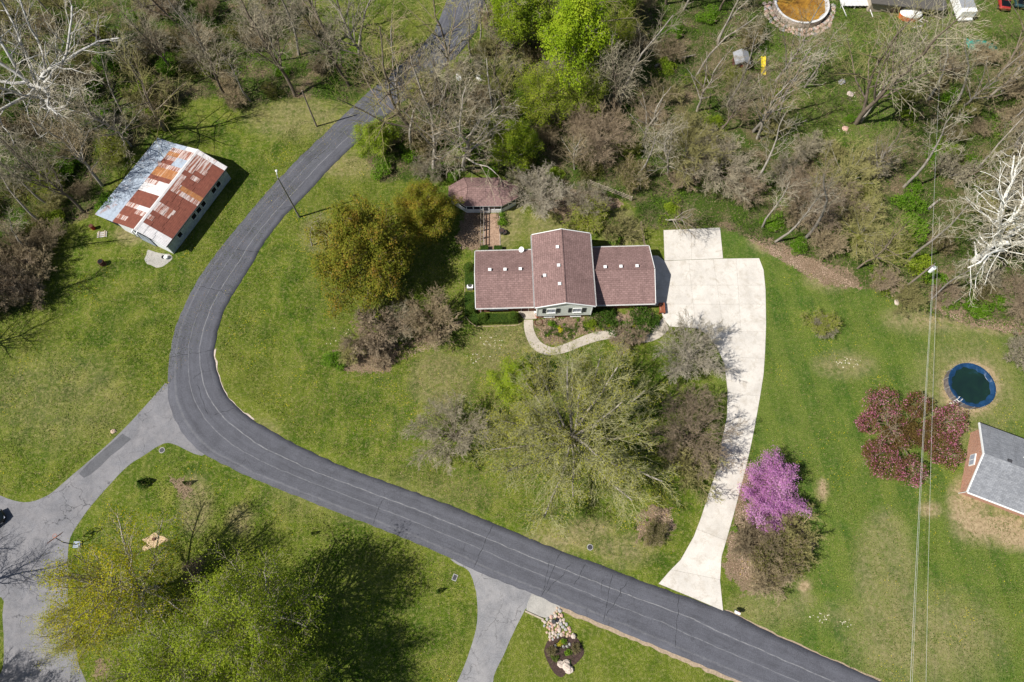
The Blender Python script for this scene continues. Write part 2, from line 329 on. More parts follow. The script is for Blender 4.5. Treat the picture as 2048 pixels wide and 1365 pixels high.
def copy_tree(o, parent=None):
    c = o.copy(); COL.objects.link(c)
    if parent is not None: c.parent = parent
    for ch in list(o.children): copy_tree(ch, c)
    return c

# ------------------------------------------------------------------ ground with zones
def inpoly(X, Y, poly):
    ins = np.zeros(X.shape, bool); n = len(poly)
    for i in range(n):
        x1, y1 = poly[i]; x2, y2 = poly[(i+1) % n]
        if y1 == y2: continue
        c = ((y1 > Y) != (y2 > Y)) & (X < (x2-x1)*(Y-y1)/(y2-y1)+x1); ins ^= c
    return ins
def segdist(X, Y, poly):
    d = np.full(X.shape, 1e9); n = len(poly)
    for i in range(n):
        x1, y1 = poly[i]; x2, y2 = poly[(i+1) % n]; dx, dy = x2-x1, y2-y1; L = dx*dx+dy*dy+1e-9
        t = np.clip(((X-x1)*dx+(Y-y1)*dy)/L, 0, 1); d = np.minimum(d, np.hypot(X-x1-t*dx, Y-y1-t*dy))
    return d
def soft(X, Y, poly, wdt):
    d = segdist(X, Y, poly); s_ = np.where(inpoly(X, Y, poly), 1, -1); return np.clip(.5+s_*d/(2*wdt), 0, 1)
WOOD_L = pl([(-500, -170), (560, -170), (610, 0), (640, 60), (720, 118), (752, 150), (735, 185), (690, 212), (640, 195), (560, 200), (490, 222), (430, 190), (375, 205), (300, 270), (225, 345), (185, 430), (130, 455), (95, 470), (90, 560), (40, 620), (0, 640), (-500, 700)])
WOOD_C = pl([(990, -170), (968, 70), (925, 120), (850, 175), (790, 215), (735, 262), (715, 300), (765, 362), (890, 362), (905, 350), (1030, 350), (1045, 400), (1085, 425), (1160, 415), (1215, 400), (1262, 405), (1285, 455), (1330, 458), (1440, 455), (1490, 475), (1560, 505), (1620, 520), (1690, 560), (1750, 585), (1850, 628), (1920, 645), (2060, 675), (2600, 740), (2600, -170)])
SCRUB = pl([(1500, 60), (1800, 60), (1900, 110), (1830, 250), (1840, 360), (1700, 330), (1570, 290), (1500, 200)])
SCRUB2 = pl([(1500, -60), (2100, -60), (2100, 120), (1900, 100), (1650, 110), (1500, 90)])
def ellp(cx, cy, rx, ry, n=20): return pl([(cx+rx*math.cos(2*math.pi*i/n), cy+ry*math.sin(2*math.pi*i/n)) for i in range(n)])
def make_ground():
    def axis(lo, hi, st, far):
        a = list(np.arange(lo, hi+st, st)); s_ = st; p = a[-1]
        while p < far: s_ *= 1.35; p += s_; a.append(p)
        s_ = st; p = a[0]; pre = []
        while p > -far: s_ *= 1.35; p -= s_; pre.append(p)
        return np.array(pre[::-1]+a)
    xs = axis(-95, 95, .5, 900); ys = axis(-14, 108, .5, 900); X, Y = np.meshgrid(xs, ys)
    woods = np.maximum(soft(X, Y, WOOD_L, 2.2), soft(X, Y, WOOD_C, 2.2))
    woods = np.where((np.abs(X) > 100) | (Y > 112), .6, woods)
    scr = np.maximum(soft(X, Y, SCRUB, 4), soft(X, Y, SCRUB2, 3)); woods = woods*(1-.55*scr)
    dry = np.zeros_like(X); mulch = np.zeros_like(X)
    for (cx, cy, rx, ry, v) in ((1941, 775, 62, 58, 1.2), (1935, 1010, 40, 60, .9), (1860, 1020, 22, 14, .9), (305, 1082, 22, 16, 0), (1985, 1052, 75, 34, 1.0), (2040, 1075, 50, 24, 1.1), (1850, 1280, 150, 90, .42), (1770, 1150, 60, 130, .38), (1935, 790, 110, 120, .30),
                                (1560, 480, 60, 26, .9), (1660, 560, 50, 20, .6), (1900, 640, 120, 14, 1.0), (2010, 650, 70, 16, 1.1), (990, 440, 60, 60, .4), (1090, 460, 40, 40, .35), (1245, 470, 40, 50, .4), (700, 330, 70, 25, .4),
                                (640, 470, 40, 40, .3), (500, 860, 60, 20, .35), (1120, 1080, 70, 25, .55), (1180, 1060, 50, 20, .5), (390, 1010, 34, 60, .42), (480, 1040, 25, 30, .5), (120, 800, 140, 90, .2), (1690, 730, 60, 24, .5), (880, 760, 60, 60, .32), (1645, 980, 9, 20, 1.3),
                                (1608, 1173, 12, 12, 1.3), (1615, 1200, 16, 10, .6), (1960, 900, 35, 60, .35), (1020, 700, 80, 60, .30), (330, 470, 40, 30, .5), (260, 470, 30, 20, .5), (1700, 1230, 60, 24, .3), (1540, 1220, 80, 30, .35), (1250, 1100, 60, 30, .4), (760, 990, 200, 20, .3), (590, 235, 100, 40, .35)):
        dry = np.maximum(dry, v*soft(X, Y, ellp(cx, cy, rx, ry), max(.5, rx/60)))
    for poly in ([(1074, 636), (1180, 634), (1305, 620), (1312, 645), (1290, 664), (1240, 660), (1180, 666), (1110, 694), (1085, 684), (1068, 650)],
                 [(932, 420), (968, 430), (966, 500), (930, 500), (910, 480)], [(1478, 900), (1500, 950), (1600, 1040), (1635, 1090), (1560, 1180), (1490, 1190), (1446, 1140), (1456, 1075), (1470, 1035)],
                 [(700, 640), (760, 700), (880, 680), (920, 640), (880, 655), (800, 690)], [(660, 700), (690, 745), (780, 745), (800, 700), (740, 690)],
                 [(1060, 400), (1130, 375), (1200, 385), (1250, 410), (1200, 430), (1100, 425)], [(1270, 1040), (1300, 1008), (1340, 1020), (1350, 1060), (1320, 1085), (1278, 1085)], [(340, 955), (380, 960), (385, 990), (365, 1000)],
                 [(1490, 470), (1560, 480), (1610, 510), (1700, 540), (1730, 580), (1650, 570), (1560, 520)], [(1860, 615), (1900, 600), (1960, 640), (2050, 655), (2050, 672), (1930, 650)],
                 [(195, 1320), (240, 1325), (230, 1380), (180, 1380)], [(1110, 420), (1140, 400), (1150, 430), (1130, 450)]):
        mulch = np.maximum(mulch, soft(X, Y, pl(poly), 1.1))
    Z = np.zeros_like(X); nz = np.array([mnoise.noise((x*.35, y*.35, 0)) for x, y in zip(X.ravel(), Y.ravel())]).reshape(X.shape)
    Z += np.where(woods > .95, (nz+.6)*.22, 0)*np.clip((woods-.9)*10, 0, 1)
    ny, nx = X.shape; V = np.stack([X.ravel(), Y.ravel(), Z.ravel()], 1)
    i = np.arange(ny-1)[:, None]*nx+np.arange(nx-1)[None]; F = np.stack([i, i+1, i+nx+1, i+nx], -1).reshape(-1, 4)
    me = np_mesh('ground', V, [F], 'ground'); a = me.color_attributes.new('zone', 'FLOAT_COLOR', 'POINT')
    a.data.foreach_set('color', np.stack([woods.ravel(), np.clip(dry, 0, 1.3).ravel(), mulch.ravel(), np.ones(X.size)], 1).ravel().astype(np.float32))
    tag(link('ground', me), kind='structure')
make_ground()

def smooth_line(P, n=6):
    P = [np.array(p, float) for p in P]; out = []
    for i in range(len(P)-1):
        p0 = P[max(i-1, 0)]; p1 = P[i]; p2 = P[i+1]; p3 = P[min(i+2, len(P)-1)]
        for k in range(n):
            t = k/n; out.append(.5*((2*p1)+(-p0+p2)*t+(2*p0-5*p1+4*p2-p3)*t*t+(-p0+3*p1-3*p2+p3)*t**3))
    out.append(P[-1]); return np.array(out)
def resample(L, n):
    d = np.concatenate([[0], np.cumsum(np.hypot(*np.diff(L, axis=0).T))]); t = np.linspace(0, d[-1], n)
    return np.stack([np.interp(t, d, L[:, 0]), np.interp(t, d, L[:, 1])], 1)
def ragged(L, amp, f=.9):
    return np.array([p+np.array([mnoise.noise((p[0]*f, p[1]*f, 3)), mnoise.noise((p[0]*f, p[1]*f, 9))])*amp for p in L])
def ribbon(name, A, B, z, mat, n=240, cross=6, kind='structure', rag=.1, parent=None, thick=True):
    A = resample(A, n); B = resample(B, n)
    if rag: A = ragged(A, rag); B = ragged(B, rag)
    C_ = (A+B)/2; u = np.concatenate([[0], np.cumsum(np.hypot(*np.diff(C_, axis=0).T))])
    V = []; UV = []
    for j in range(cross+1):
        t = j/cross; V.append(np.column_stack([A*(1-t)+B*t, np.full(n, z)])); UV.append(np.column_stack([u, np.full(n, t)]))
    V = np.concatenate(V); UV = np.concatenate(UV); i = np.arange(n-1); F = []
    for j in range(cross): F.append(np.stack([j*n+i, j*n+i+1, (j+1)*n+i+1, (j+1)*n+i], 1))
    F = np.concatenate(F)
    if thick:  # skirts
        k0 = len(V); V = np.concatenate([V, np.column_stack([A, np.full(n, -.05)]), np.column_stack([B, np.full(n, -.05)])]); UV = np.concatenate([UV, np.column_stack([u, np.zeros(n)]), np.column_stack([u, np.ones(n)])])
        F = np.concatenate([F, np.stack([k0+i, k0+i+1, i+1, i], 1), np.stack([cross*n+i, cross*n+i+1, k0+n+i+1, k0+n+i], 1)])
    me = np_mesh(name, V, [F], mat); ul = me.uv_layers.new(name='UVMap'); ul.data.foreach_set('uv', UV[F.ravel()].ravel().astype(np.float32))
    o = link(name, me, parent)
    if parent is None: tag(o, kind=kind)
    # make sure it faces up
    if me.polygons[0].normal.z < 0: me.flip_normals()
    return o
def sheet(name, poly, z, mat, rag=.06, parent=None, kind='structure', sm=4):
    L = smooth_line(list(poly)+[poly[0]], sm)[:-1] if sm else np.array(poly)
    if rag: L = ragged(L, rag, 1.3)
    P_ = [tuple(p) for p in L]; area = sum(P_[i][0]*P_[(i+1) % len(P_)][1]-P_[(i+1) % len(P_)][0]*P_[i][1] for i in range(len(P_)))
    if area < 0: P_ = P_[::-1]
    b = MB(); b.prism(P_, -.05, z, mat); o = b.build(name, parent)
    uvl = o.data.uv_layers.new(name='UVMap')
    for lp in o.data.loops: c = o.data.vertices[lp.vertex_index].co; uvl.data[lp.index].uv = (c.x, c.y)
    if parent is None: tag(o, kind=kind)
    return o
# main road
OUT = pl([(905, -60), (893, 0), (868, 60), (830, 105), (780, 148), (720, 200), (652, 265), (600, 315), (545, 372), (490, 437), (437, 502), (397.4, 557), (370, 610), (351.6, 654), (340.6, 705), (336, 749), (337, 800), (350, 841), (371, 874), (397, 901), (439.5, 925), (512, 960), (649, 1015), (744, 1052), (874.6, 1105), (958.6, 1146), (1070, 1190), (1120.7, 1213), (1300, 1287.5), (1487, 1365), (1640, 1428)])
INN = pl([(985, -60), (970, 0), (955, 55), (925, 100), (880, 143), (830, 185), (770, 235), (715, 284), (657, 340), (620, 382), (578, 423.6), (547, 460), (522, 496), (505.6, 526.6), (476, 573), (450.5, 617), (436, 661), (428.6, 705), (434, 742), (450.5, 786), (476, 815), (512, 844), (600, 893), (680, 930), (759, 960), (845, 990), (950, 1031), (1115, 1100), (1193, 1127), (1300, 1169), (1452, 1222), (1552, 1271), (1760, 1363), (1880, 1418)])
road = ribbon('road', smooth_line(OUT), smooth_line(INN), .024, 'road_asphalt', n=520, cross=8, rag=.14)
# light sealed lines across the road where the asphalt has cracked
def crack_line(a, b, wdt=.05):
    a = np.array(at(*a)); b = np.array(at(*b)); n = 14; L = []
    for i in range(n+1):
        t = i/n; p = a*(1-t)+b*t; L.append(p+np.array([mnoise.noise((p[0]*1.1, p[1]*1.1, 5)), mnoise.noise((p[0]*1.1, p[1]*1.1, 7))])*.28)
    m_ = MB()
    for i in range(n):
        d = L[i+1]-L[i]; d /= np.hypot(*d)+1e-9; nn = np.array([-d[1], d[0]])*wdt/2*(1+.5*math.sin(i*1.7))
        m_.face([(*(L[i]-nn), .0285), (*(L[i+1]-nn), .0285), (*(L[i+1]+nn), .0285), (*(L[i]+nn), .0285)], 'dark_void')
    return m_
for a, b in (((338, 715), (428, 700)), ((397, 573), (468, 590)), ((985, 1051), (948, 1135)), ((745, 1050), (765, 1000)), ((1120, 1105), (1083, 1193)), ((1142, 1128), (1092, 1186)), ((1358, 1190), (1350, 1295)), ((1225, 1150), (1205, 1245)), ((1170, 1130), (1150, 1170)),
             ((1208, 1160), (1200, 1180)), ((1243, 1178), (1243, 1195)), ((405, 742), (385, 760)), ((395, 770), (415, 830)), ((1255, 1165), (1212, 1232)), ((430, 830), (470, 815)), ((1100, 1125), (1085, 1180)), ((470, 500), (520, 505)), ((560, 420), (590, 412)), ((615, 330), (650, 300))):
    crack_line(a, b, .04).build('crack', road)
# side roads
lane = sheet('lane', pl([(331, 766), (300, 802), (243.6, 862.6), (179.5, 921), (133.5, 960), (98, 989.7), (59, 1004.5), (27, 1001.5), (0, 991), (-80, 960), (-140, 1100), (-60, 1190), (3, 1195), (5, 1230), (8, 1290), (5, 1340), (-10, 1400), (170, 1400), (158, 1330), (145, 1260), (135, 1180), (136, 1110), (141, 1075), (160, 1043), (184, 1010), (225.5, 963), (256, 932), (290, 910), (318, 892), (336, 886), (355, 892), (404, 912), (420, 880), (370, 800)]), .012, 'old_asphalt', sm=3)
patch = sheet('asphalt_patch', pl([(245, 868), (262, 879), (240, 898), (222, 912), (200, 934), (180, 951), (168, 956), (158, 948), (181, 923), (215, 894)]), .017, 'patch_asphalt', .05, lane, sm=0)
asphalt('pale_asphalt', (.20, .20, .21), False, .04, crack=.6)
lane2 = sheet('side_lane', pl([(900, 1118), (916, 1130), (931, 1137), (942, 1151), (951.8, 1184), (954.7, 1217), (952.7, 1256), (939, 1303), (921.5, 1350), (905, 1400), (975, 1400), (988, 1352), (1009, 1307), (1025, 1270), (1050, 1221), (1064, 1201.6), (1072, 1188), (1000, 1140)]), .012, 'pale_asphalt', sm=3)
sheet('gravel_pad', pl([(1064, 1188), (1117, 1210), (1112, 1226), (1108, 1238), (1086, 1236), (1053, 1221)]), .018, 'gravel', .12)
SH = [(1117, 1211), (1160, 1229), (1230, 1258), (1300, 1287), (1400, 1329), (1500, 1370)]
ribbon('gravel_shoulder', smooth_line(pl([(x, y-3) for x, y in SH])), smooth_line(pl([(x-4, y+7) for x, y in SH])), .010, 'dirt', n=160, cross=1, rag=.3, thick=False)
SH = [(428, 700), (431, 745), (446, 786), (470, 816), (505, 843)]
ribbon('dirt_edge', smooth_line(pl([(x-3, y+2) for x, y in SH])), smooth_line(pl([(x+4, y-4) for x, y in SH])), .010, 'stone_pale', n=80, cross=1, rag=.3, thick=False)
SH = [(1450, 1223), (1552, 1271), (1650, 1316), (1760, 1363)]
ribbon('dirt_edge', smooth_line(pl([(x-3, y+2) for x, y in SH])), smooth_line(pl([(x+2, y-3) for x, y in SH])), .010, 'dirt', n=120, cross=1, rag=.25, thick=False)
sheet('concrete_apron', pl([(297, 500), (310, 505), (345, 512), (338, 524), (322, 535), (303, 532), (290, 520)]), .03, 'gravel', .2)

# concrete driveway in slabs
def clip(poly, a, b):
    """keep the side left of a->b"""
    out = []; f = lambda p: (b[0]-a[0])*(p[1]-a[1])-(b[1]-a[1])*(p[0]-a[0])
    for i in range(len(poly)):
        p, q = poly[i], poly[(i+1) % len(poly)]; fp, fq = f(p), f(q)
        if fp >= 0: out.append(p)
        if (fp >= 0) != (fq >= 0): t = fp/(fp-fq); out.append((p[0]+t*(q[0]-p[0]), p[1]+t*(q[1]-p[1])))
    return out
def parea(P_): return .5*sum(P_[i][0]*P_[(i+1) % len(P_)][1]-P_[(i+1) % len(P_)][0]*P_[i][1] for i in range(len(P_)))
PAD = [(1327, 461), (1440, 456), (1446, 517.5), (1329, 522)]
DR = [(1303, 512), (1316, 512), (1329, 522.5), (1446, 518), (1518, 517), (1527, 540), (1531, 580), (1532, 650), (1530, 705), (1527, 750), (1519, 800), (1511, 845), (1503, 886), (1494.6, 924), (1478, 988.5), (1466.7, 1032), (1455, 1073), (1443, 1114), (1440, 1161), (1446, 1222),
      (1380, 1194), (1317, 1168), (1337.8, 1143.8), (1361, 1120), (1387.6, 1073), (1402, 1035), (1417, 988), (1434, 938.6), (1443.5, 882.7), (1453.6, 835.5), (1455, 781.6), (1448.6, 727.6), (1433, 694), (1413, 669), (1393, 657), (1339, 653.5), (1328, 640), (1318, 612), (1303, 612)]
drive = thing('driveway', (0, 0, 0)); tag(drive, kind='structure')
dpoly = pl(DR)
if parea(dpoly) < 0: dpoly = dpoly[::-1]
bed = MB(); bed.prism([tuple(p) for p in dpoly], -.05, .030, 'joint'); ppoly = pl(PAD)[::-1]; ppoly = ppoly if parea(ppoly) > 0 else ppoly[::-1]; bed.prism(ppoly, -.05, .026, 'joint'); bed.build('joint_bed', drive)
def slab(P_):
    P_ = [p for i, p in enumerate(P_) if math.dist(p, P_[i-1]) > .02]
    if len(P_) < 3: return
    A_ = parea(P_)
    if abs(A_) < .25: return
    if A_ < 0: P_ = P_[::-1]
    # inset 12 mm towards the joint
    n = len(P_); Q = []
    for i in range(n):
        p0, p1, p2 = P_[i-1], P_[i], P_[(i+1) % n]
        e1 = (p1[0]-p0[0], p1[1]-p0[1]); e2 = (p2[0]-p1[0], p2[1]-p1[1]); l1 = math.hypot(*e1)+1e-9; l2 = math.hypot(*e2)+1e-9
        nx = -e1[1]/l1-e2[1]/l2; ny = e1[0]/l1+e2[0]/l2; l = math.hypot(nx, ny)+1e-9; Q.append((p1[0]+nx/l*.017, p1[1]+ny/l*.017))
    b = MB(); b.prism(Q, .0, .055+random.uniform(-.003, .004), 'concrete'); b.build('slab', drive)
def hclip(P_, py0, py1):
    a0, b0 = at(900, py1[0]), at(1900, py1[1]); a1, b1 = at(1900, py0[1]), at(900, py0[0]); return clip(clip(P_, a0, b0), a1, b1)
rows = [(505, 571), (571, 609), (609, 664)]
def xline(c, y): return c[0]+(c[1]-c[0])*(y-460)/(664-460) if c[0] not in (1200, 1700) else c[0]
cols = [(1200, 1200), (1371, 1392), (1418, 1447), (1468, 1482), (1700, 1700)]
for r0, r1 in rows:
    strip = hclip(dpoly, (r0, r0), (r1, r1))
    for k in range(4):
        c0, c1 = cols[k], cols[k+1]
        cell = clip(strip, at(xline(c0, 300), 300), at(xline(c0, 900), 900))
        cell = clip(cell, at(xline(c1, 900), 900), at(xline(c1, 300), 300))
        slab(cell)
cuts = [((1300, 664), (1600, 664)), ((1380, 712), (1600, 720)), ((1400, 782), (1600, 800)), ((1400, 838), (1600, 868)), ((1380, 900), (1600, 950)), ((1400, 977), (1500, 1010)), ((1370, 1050), (1500, 1100)), ((1300, 1131), (1500, 1172)), ((1200, 1400), (1700, 1400))]
for x0_, x1_ in ((1200, 1383), (1383, 1600)): slab(clip(clip(ppoly, at(x0_, 300), at(x0_, 900)), at(x1_, 900), at(x1_, 300)))
for k in range(len(cuts)-1):
    a, b = cuts[k]; c, d = cuts[k+1]
    cell = clip(dpoly, at(*b), at(*a)); cell = clip(cell, at(*c), at(*d))
    slab(cell)
# curved front walk and porch slab
walk = thing('walk', (0, 0, 0)); tag(walk, kind='structure')
WA = smooth_line(pl([(1048, 640), (1048, 656), (1053, 676), (1063, 695), (1077, 705), (1096, 711), (1112, 710), (1137, 704), (1171, 690.5), (1205, 680.5), (1239, 678), (1267, 684), (1290.5, 685.6), (1313, 679.6), (1330, 668), (1338, 656)]))
WB = smooth_line(pl([(1066, 640), (1066.6, 655.7), (1072, 671), (1082, 685), (1097, 693), (1109, 695), (1133, 687), (1154, 678), (1179.5, 667.7), (1205, 662.5), (1239, 661), (1263, 664), (1287, 667.7), (1299, 665), (1314.5, 649), (1326, 636)]))
WA = resample(WA, 53); WB = resample(WB, 53)
for k in range(13):
    q = [tuple(WA[i]) for i in range(4*k, 4*k+5)]+[tuple(WB[i]) for i in range(4*k+4, 4*k-1, -1)]
    A_ = parea(q); q = q if A_ > 0 else q[::-1]; c = np.mean(q, 0); q = [tuple(c+(np.array(p)-c)*.99) for p in q]
    b = MB(); b.prism(q, 0, .05, 'walk_concrete'); b.build('slab', walk)
b = MB(); b.prism(pl([(1048, 639), (1073, 638.5), (1073, 618), (1036, 618), (1037, 625)]), 0, .13, 'walk_concrete'); b.build('porch_slab', walk)
# block-paved path behind the house
bp = thing('paved_path', (0, 0, 0)); tag(bp, kind='structure')
q = pl([(969, 493), (999.5, 492.6), (998, 428), (969.4, 428)]); b = MB(); b.prism(q, 0, .045, 'paver'); b.prism(pl([(977, 500), (988, 500), (988, 493.2), (977, 493.2)]), 0, .04, 'paver'); b.build('paving', bp)
for (a, c) in ((( 968.2, 493), (968.5, 428)), ((1000.6, 492.6), (999, 428))):
    p0, p1 = at(*a), at(*c); b = MB()
    b.tube([(p0[0], p0[1], .04), (p1[0], p1[1], .04)], .06, 'stone_pale', 4); b.build('edging', bp)

# ------------------------------------------------------------------ the brick and siding house
HOX, HOY = 0.0, 0.0
HR = R(1.7)
hc = at(1130, 560)
house = thing('house', (7.2, 44.0, 0), HR, 'split-level house with brown-red shingle roofs, brick wings and pale front gable with black shutters', 'house')
ch_, sh_ = math.cos(HR), math.sin(HR)
def hl(px, py, z=0.0):  # plan point in the house's own frame
    x, y = at(px, py, z); x -= 7.2; y -= 44.0; return (x*ch_+y*sh_, -x*sh_+y*ch_)
def gable_x(parent, x0, x1, y0, y1, ze, zr, mat, name='roof', th=.14, wallmat='siding'):
    """ridge along x"""
    ym = (y0+y1)/2; b = MB()
    for s_, ya, yb in ((0, y0, ym), (1, ym, y1)):
        za, zb = (ze, zr) if s_ == 0 else (zr, ze)
        b.prism([(x0, ya), (x1, ya), (x1, yb), (x0, yb)], [za-th, za-th, zb-th, zb-th], [za, za, zb, zb], mat, 'white_trim')
    r = b.build(name, parent)
    c = MB(); c.tube([(x0, ym, zr+.01), (x1, ym, zr+.01)], .09, mat, 6); c.build('ridge_cap', r); return r
def gable_y(parent, x0, x1, y0, y1, ze, zr, mat, name='roof', th=.14):
    xm = (x0+x1)/2; b = MB()
    for s_, xa, xb in ((0, x0, xm), (1, xm, x1)):
        za, zb = (ze, zr) if s_ == 0 else (zr, ze)
        b.prism([(xa, y0), (xb, y0), (xb, y1), (xa, y1)], [za-th, zb-th, zb-th, za-th], [za, zb, zb, za], mat, 'white_trim')
    r = b.build(name, parent)
    c = MB(); c.tube([(xm, y0, zr+.01), (xm, y1, zr+.01)], .09, mat, 6); c.build('ridge_cap', r); return r
# left wing
lx0 = hl(951, 560, 2.8)[0]; lx1 = -3.8; ly0 = hl(1010, 615.5, 2.8)[1]; ly1 = hl(1005, 501.5, 2.8)[1]
rx1 = hl(1310, 600, 2.7)[0]; rx0 = 4.2; ry0 = hl(1250, 609, 2.7)[1]; ry1 = hl(1250, 493.5, 2.7)[1]
cx0 = hl(1069, 600, 4.8)[0]; cx1 = hl(1190.5, 600, 4.8)[0]; cy0 = hl(1131, 614, 4.8)[1]; cy1 = hl(1121, 469, 4.8)[1]
print('house', lx0, ly0, ly1, rx1, ry0, ry1, cx0, cx1, cy0, cy1)
ro = gable_x(house, lx0, cx0+.5, ly0, ly1, 2.8, 4.7, 'shingle_x')
ro2 = gable_x(house, cx1-.5, rx1, ry0, ry1, 2.7, 4.45, 'shingle_x')
ro3 = gable_y(house, cx0, cx1, cy0, cy1, 4.8, 6.25, 'shingle_y')
def wing_wall(x0, x1, y0, y1, ze, zr, ov, gm, wm, name='wall'):
    b = MB(); ym = (y0+y1)/2; ya, yb = y0+ov, y1-ov; k = (zr-ze)/(ym-y0)
    b.box(x0, x1, ya, yb, 0, ze-.15+ov*k, wm)
    for xx, s_ in ((x0, 1), (x1, -1)):
        P_ = [(xx+.01*s_, ya, ze-.15+ov*k), (xx+.01*s_, yb, ze-.15+ov*k), (xx+.01*s_, ym, zr-.15)]; P2 = [(xx+.13*s_, p[1], p[2]) for p in P_]
        b.face(P_ if s_ < 0 else P_[::-1], gm); b.face(P2[::-1] if s_ < 0 else P2, gm)
        for i in range(3):
            j = (i+1) % 3; b.face([P_[i], P_[j], P2[j], P2[i]], gm)
    return b.build(name, house)
wing_wall(lx0+.25, cx0+.5, ly0, ly1, 2.8, 4.7, .55, 'siding', 'brick_wall')
wing_wall(cx1-.5, rx1-.3, ry0, ry1, 2.7, 4.45, .55, 'siding', 'brick_wall')
# centre block: brick below, siding above, projecting over the brick
b = MB(); b.box(cx0+.45, cx1-.45, cy0+.45, cy1-.45, 0, 1.45, 'brick_wall'); b.build('wall', house)
b = MB(); ov = .35; k = (6.25-4.8)/((cx1-cx0)/2); zt = 4.66+ov*k; xm = (cx0+cx1)/2
b.box(cx0+ov, cx1-ov, cy0+.10, cy1-.35, 1.45, zt, 'siding')
for yy in (cy0+.105, cy1-.36):
    P_ = [(cx0+ov, yy, zt), (cx1-ov, yy, zt), (xm, yy, 6.1)]; P2 = [(p[0], yy+.12, p[2]) for p in P_]
    b.face(P_, 'siding'); b.face(P2[::-1], 'siding')
    for i in range(3): j = (i+1) % 3; b.face([P_[j], P_[i], P2[i], P2[j]], 'siding')
b.build('siding_wall', house)
# corner boards, fascia and gutters
for xx in (cx0+ov-.03, cx1-ov-.09): boxpart('corner_board', house, xx, xx+.12, cy0+.06, cy0+.18, 1.43, 4.64, 'white_trim')
def rake(xa, za, xb, zb, y, w_=.10, hgt=.20):
    b = MB(); b.v += [(xa, y, za-hgt), (xb, y, zb-hgt), (xb, y+w_, zb-hgt), (xa, y+w_, za-hgt), (xa, y, za+.03), (xb, y, zb+.03), (xb, y+w_, zb+.03), (xa, y+w_, za+.03)]
    kk = b.mi('white_trim')
    for f in ((3, 2, 1, 0), (4, 5, 6, 7), (0, 1, 5, 4), (1, 2, 6, 5), (2, 3, 7, 6), (3, 0, 4, 7)): b.f.append(f); b.m.append(kk)
    b.build('rake_board', house)
for y in (cy0-.11, cy1+.01): rake(cx0, 4.8, xm, 6.25, y); rake(xm, 6.25, cx1, 4.8, y)
def rake_y(x, y0, y1, ze, zr):
    ym = (y0+y1)/2
    for ya, za, yb, zb in ((y0, ze, ym, zr), (ym, zr, y1, ze)):
        b = MB(); b.prism([(x, ya), (x+.08, ya), (x+.08, yb), (x, yb)], [za-.2, za-.2, zb-.2, zb-.2], [za+.03, za+.03, zb+.03, zb+.03], 'white_trim'); b.build('rake_board', house)
rake_y(lx0-.09, ly0, ly1, 2.8, 4.7); rake_y(rx1+.01, ry0, ry1, 2.7, 4.45)
def gutter(x0, x1, y0, y1, z):
    b = MB(); b.box(x0, x1, y0, y1, z-.13, z-.115, 'deck_white')
    if x1-x0 > y1-y0: b.box(x0, x1, y0, y0+.02, z-.115, z+.01, 'deck_white'); b.box(x0, x1, y1-.02, y1, z-.115, z+.01, 'deck_white')
    else: b.box(x0, x0+.02, y0, y1, z-.115, z+.01, 'deck_white'); b.box(x1-.02, x1, y0, y1, z-.115, z+.01, 'deck_white')
    b.build('gutter', house)
gutter(lx0, cx0-.01, ly0-.15, ly0-.01, 2.78); gutter(lx0, cx0-.01, ly1+.01, ly1+.15, 2.78)
gutter(cx1+.01, rx1, ry0-.15, ry0-.01, 2.68); gutter(cx1+.01, rx1, ry1+.01, ry1+.15, 2.68)
gutter(cx0-.15, cx0-.01, cy0, cy1, 4.78); gutter(cx1+.01, cx1+.15, cy0, cy1, 4.78)
b = MB(); b.tube([(lx0+.6, ly0-.08, 2.65), (lx0+.6, ly0+.4, 2.3), (lx0+.6, ly0+.46, .1), (lx0+.6, ly0+.1, .05)], .05, 'white_trim', 4); b.build('downspout', house)
# windows
def window(x, y, z, w_, h, parent, shutters=False, mat='pane', frame='white_trim', sill=True):
    b = MB(); t = .07
    b.box(x-w_/2, x+w_/2, y-.07, y+.02, z, z+t, frame); b.box(x-w_/2, x+w_/2, y-.07, y+.02, z+h-t, z+h, frame)
    b.box(x-w_/2, x-w_/2+t, y-.07, y+.02, z+t, z+h-t, frame); b.box(x+w_/2-t, x+w_/2, y-.07, y+.02, z+t, z+h-t, frame); b.box(x-.025, x+.025, y-.05, y+.02, z+t, z+h-t, frame)
    if sill: b.box(x-w_/2-.05, x+w_/2+.05, y-.14, y-.071, z-.05, z+.03, frame)
    f = b.build('window', parent)
    for s_ in (0, 1):
        xa = x-w_/2+t if s_ == 0 else x+.025; boxpart('pane', f, xa, xa+w_/2-t-.025, y-.03, y-.01, z+t, z+h-t, mat)
    if shutters:
        for xs in (x-w_/2-.62, x+w_/2+.12):
            b = MB(); b.box(xs, xs+.5, y-.05, y+.005, z-.03, z+h+.03, 'shutter')
            for q in range(9): b.box(xs+.05, xs+.45, y-.065, y-.051, z+.05+q*(h-.1)/9, z+.05+q*(h-.1)/9+.07, 'shutter')
            b.build('shutter', parent)
yw = cy0+.10
for px in (1102.5, 1154.5): window(hl(px, 620, 3.6)[0], yw, 2.65, 1.25, 1.35, house, True, 'pane_light')
for px in (1099, 1152): window(hl(px, 634, 1)[0], cy0+.45, .35, 1.5, .9, house, False, 'pane')
window(hl(998, 622, 1.5)[0], ly0+.55, 1.0, 2.6, 1.25, house, False, 'pane_light')
window(hl(1225, 615, 1.5)[0], ry0+.55, 1.2, 1.3, 1.0, house); window(hl(1259, 615, 1.5)[0], ry0+.55, 1.2, 1.3, 1.0, house)
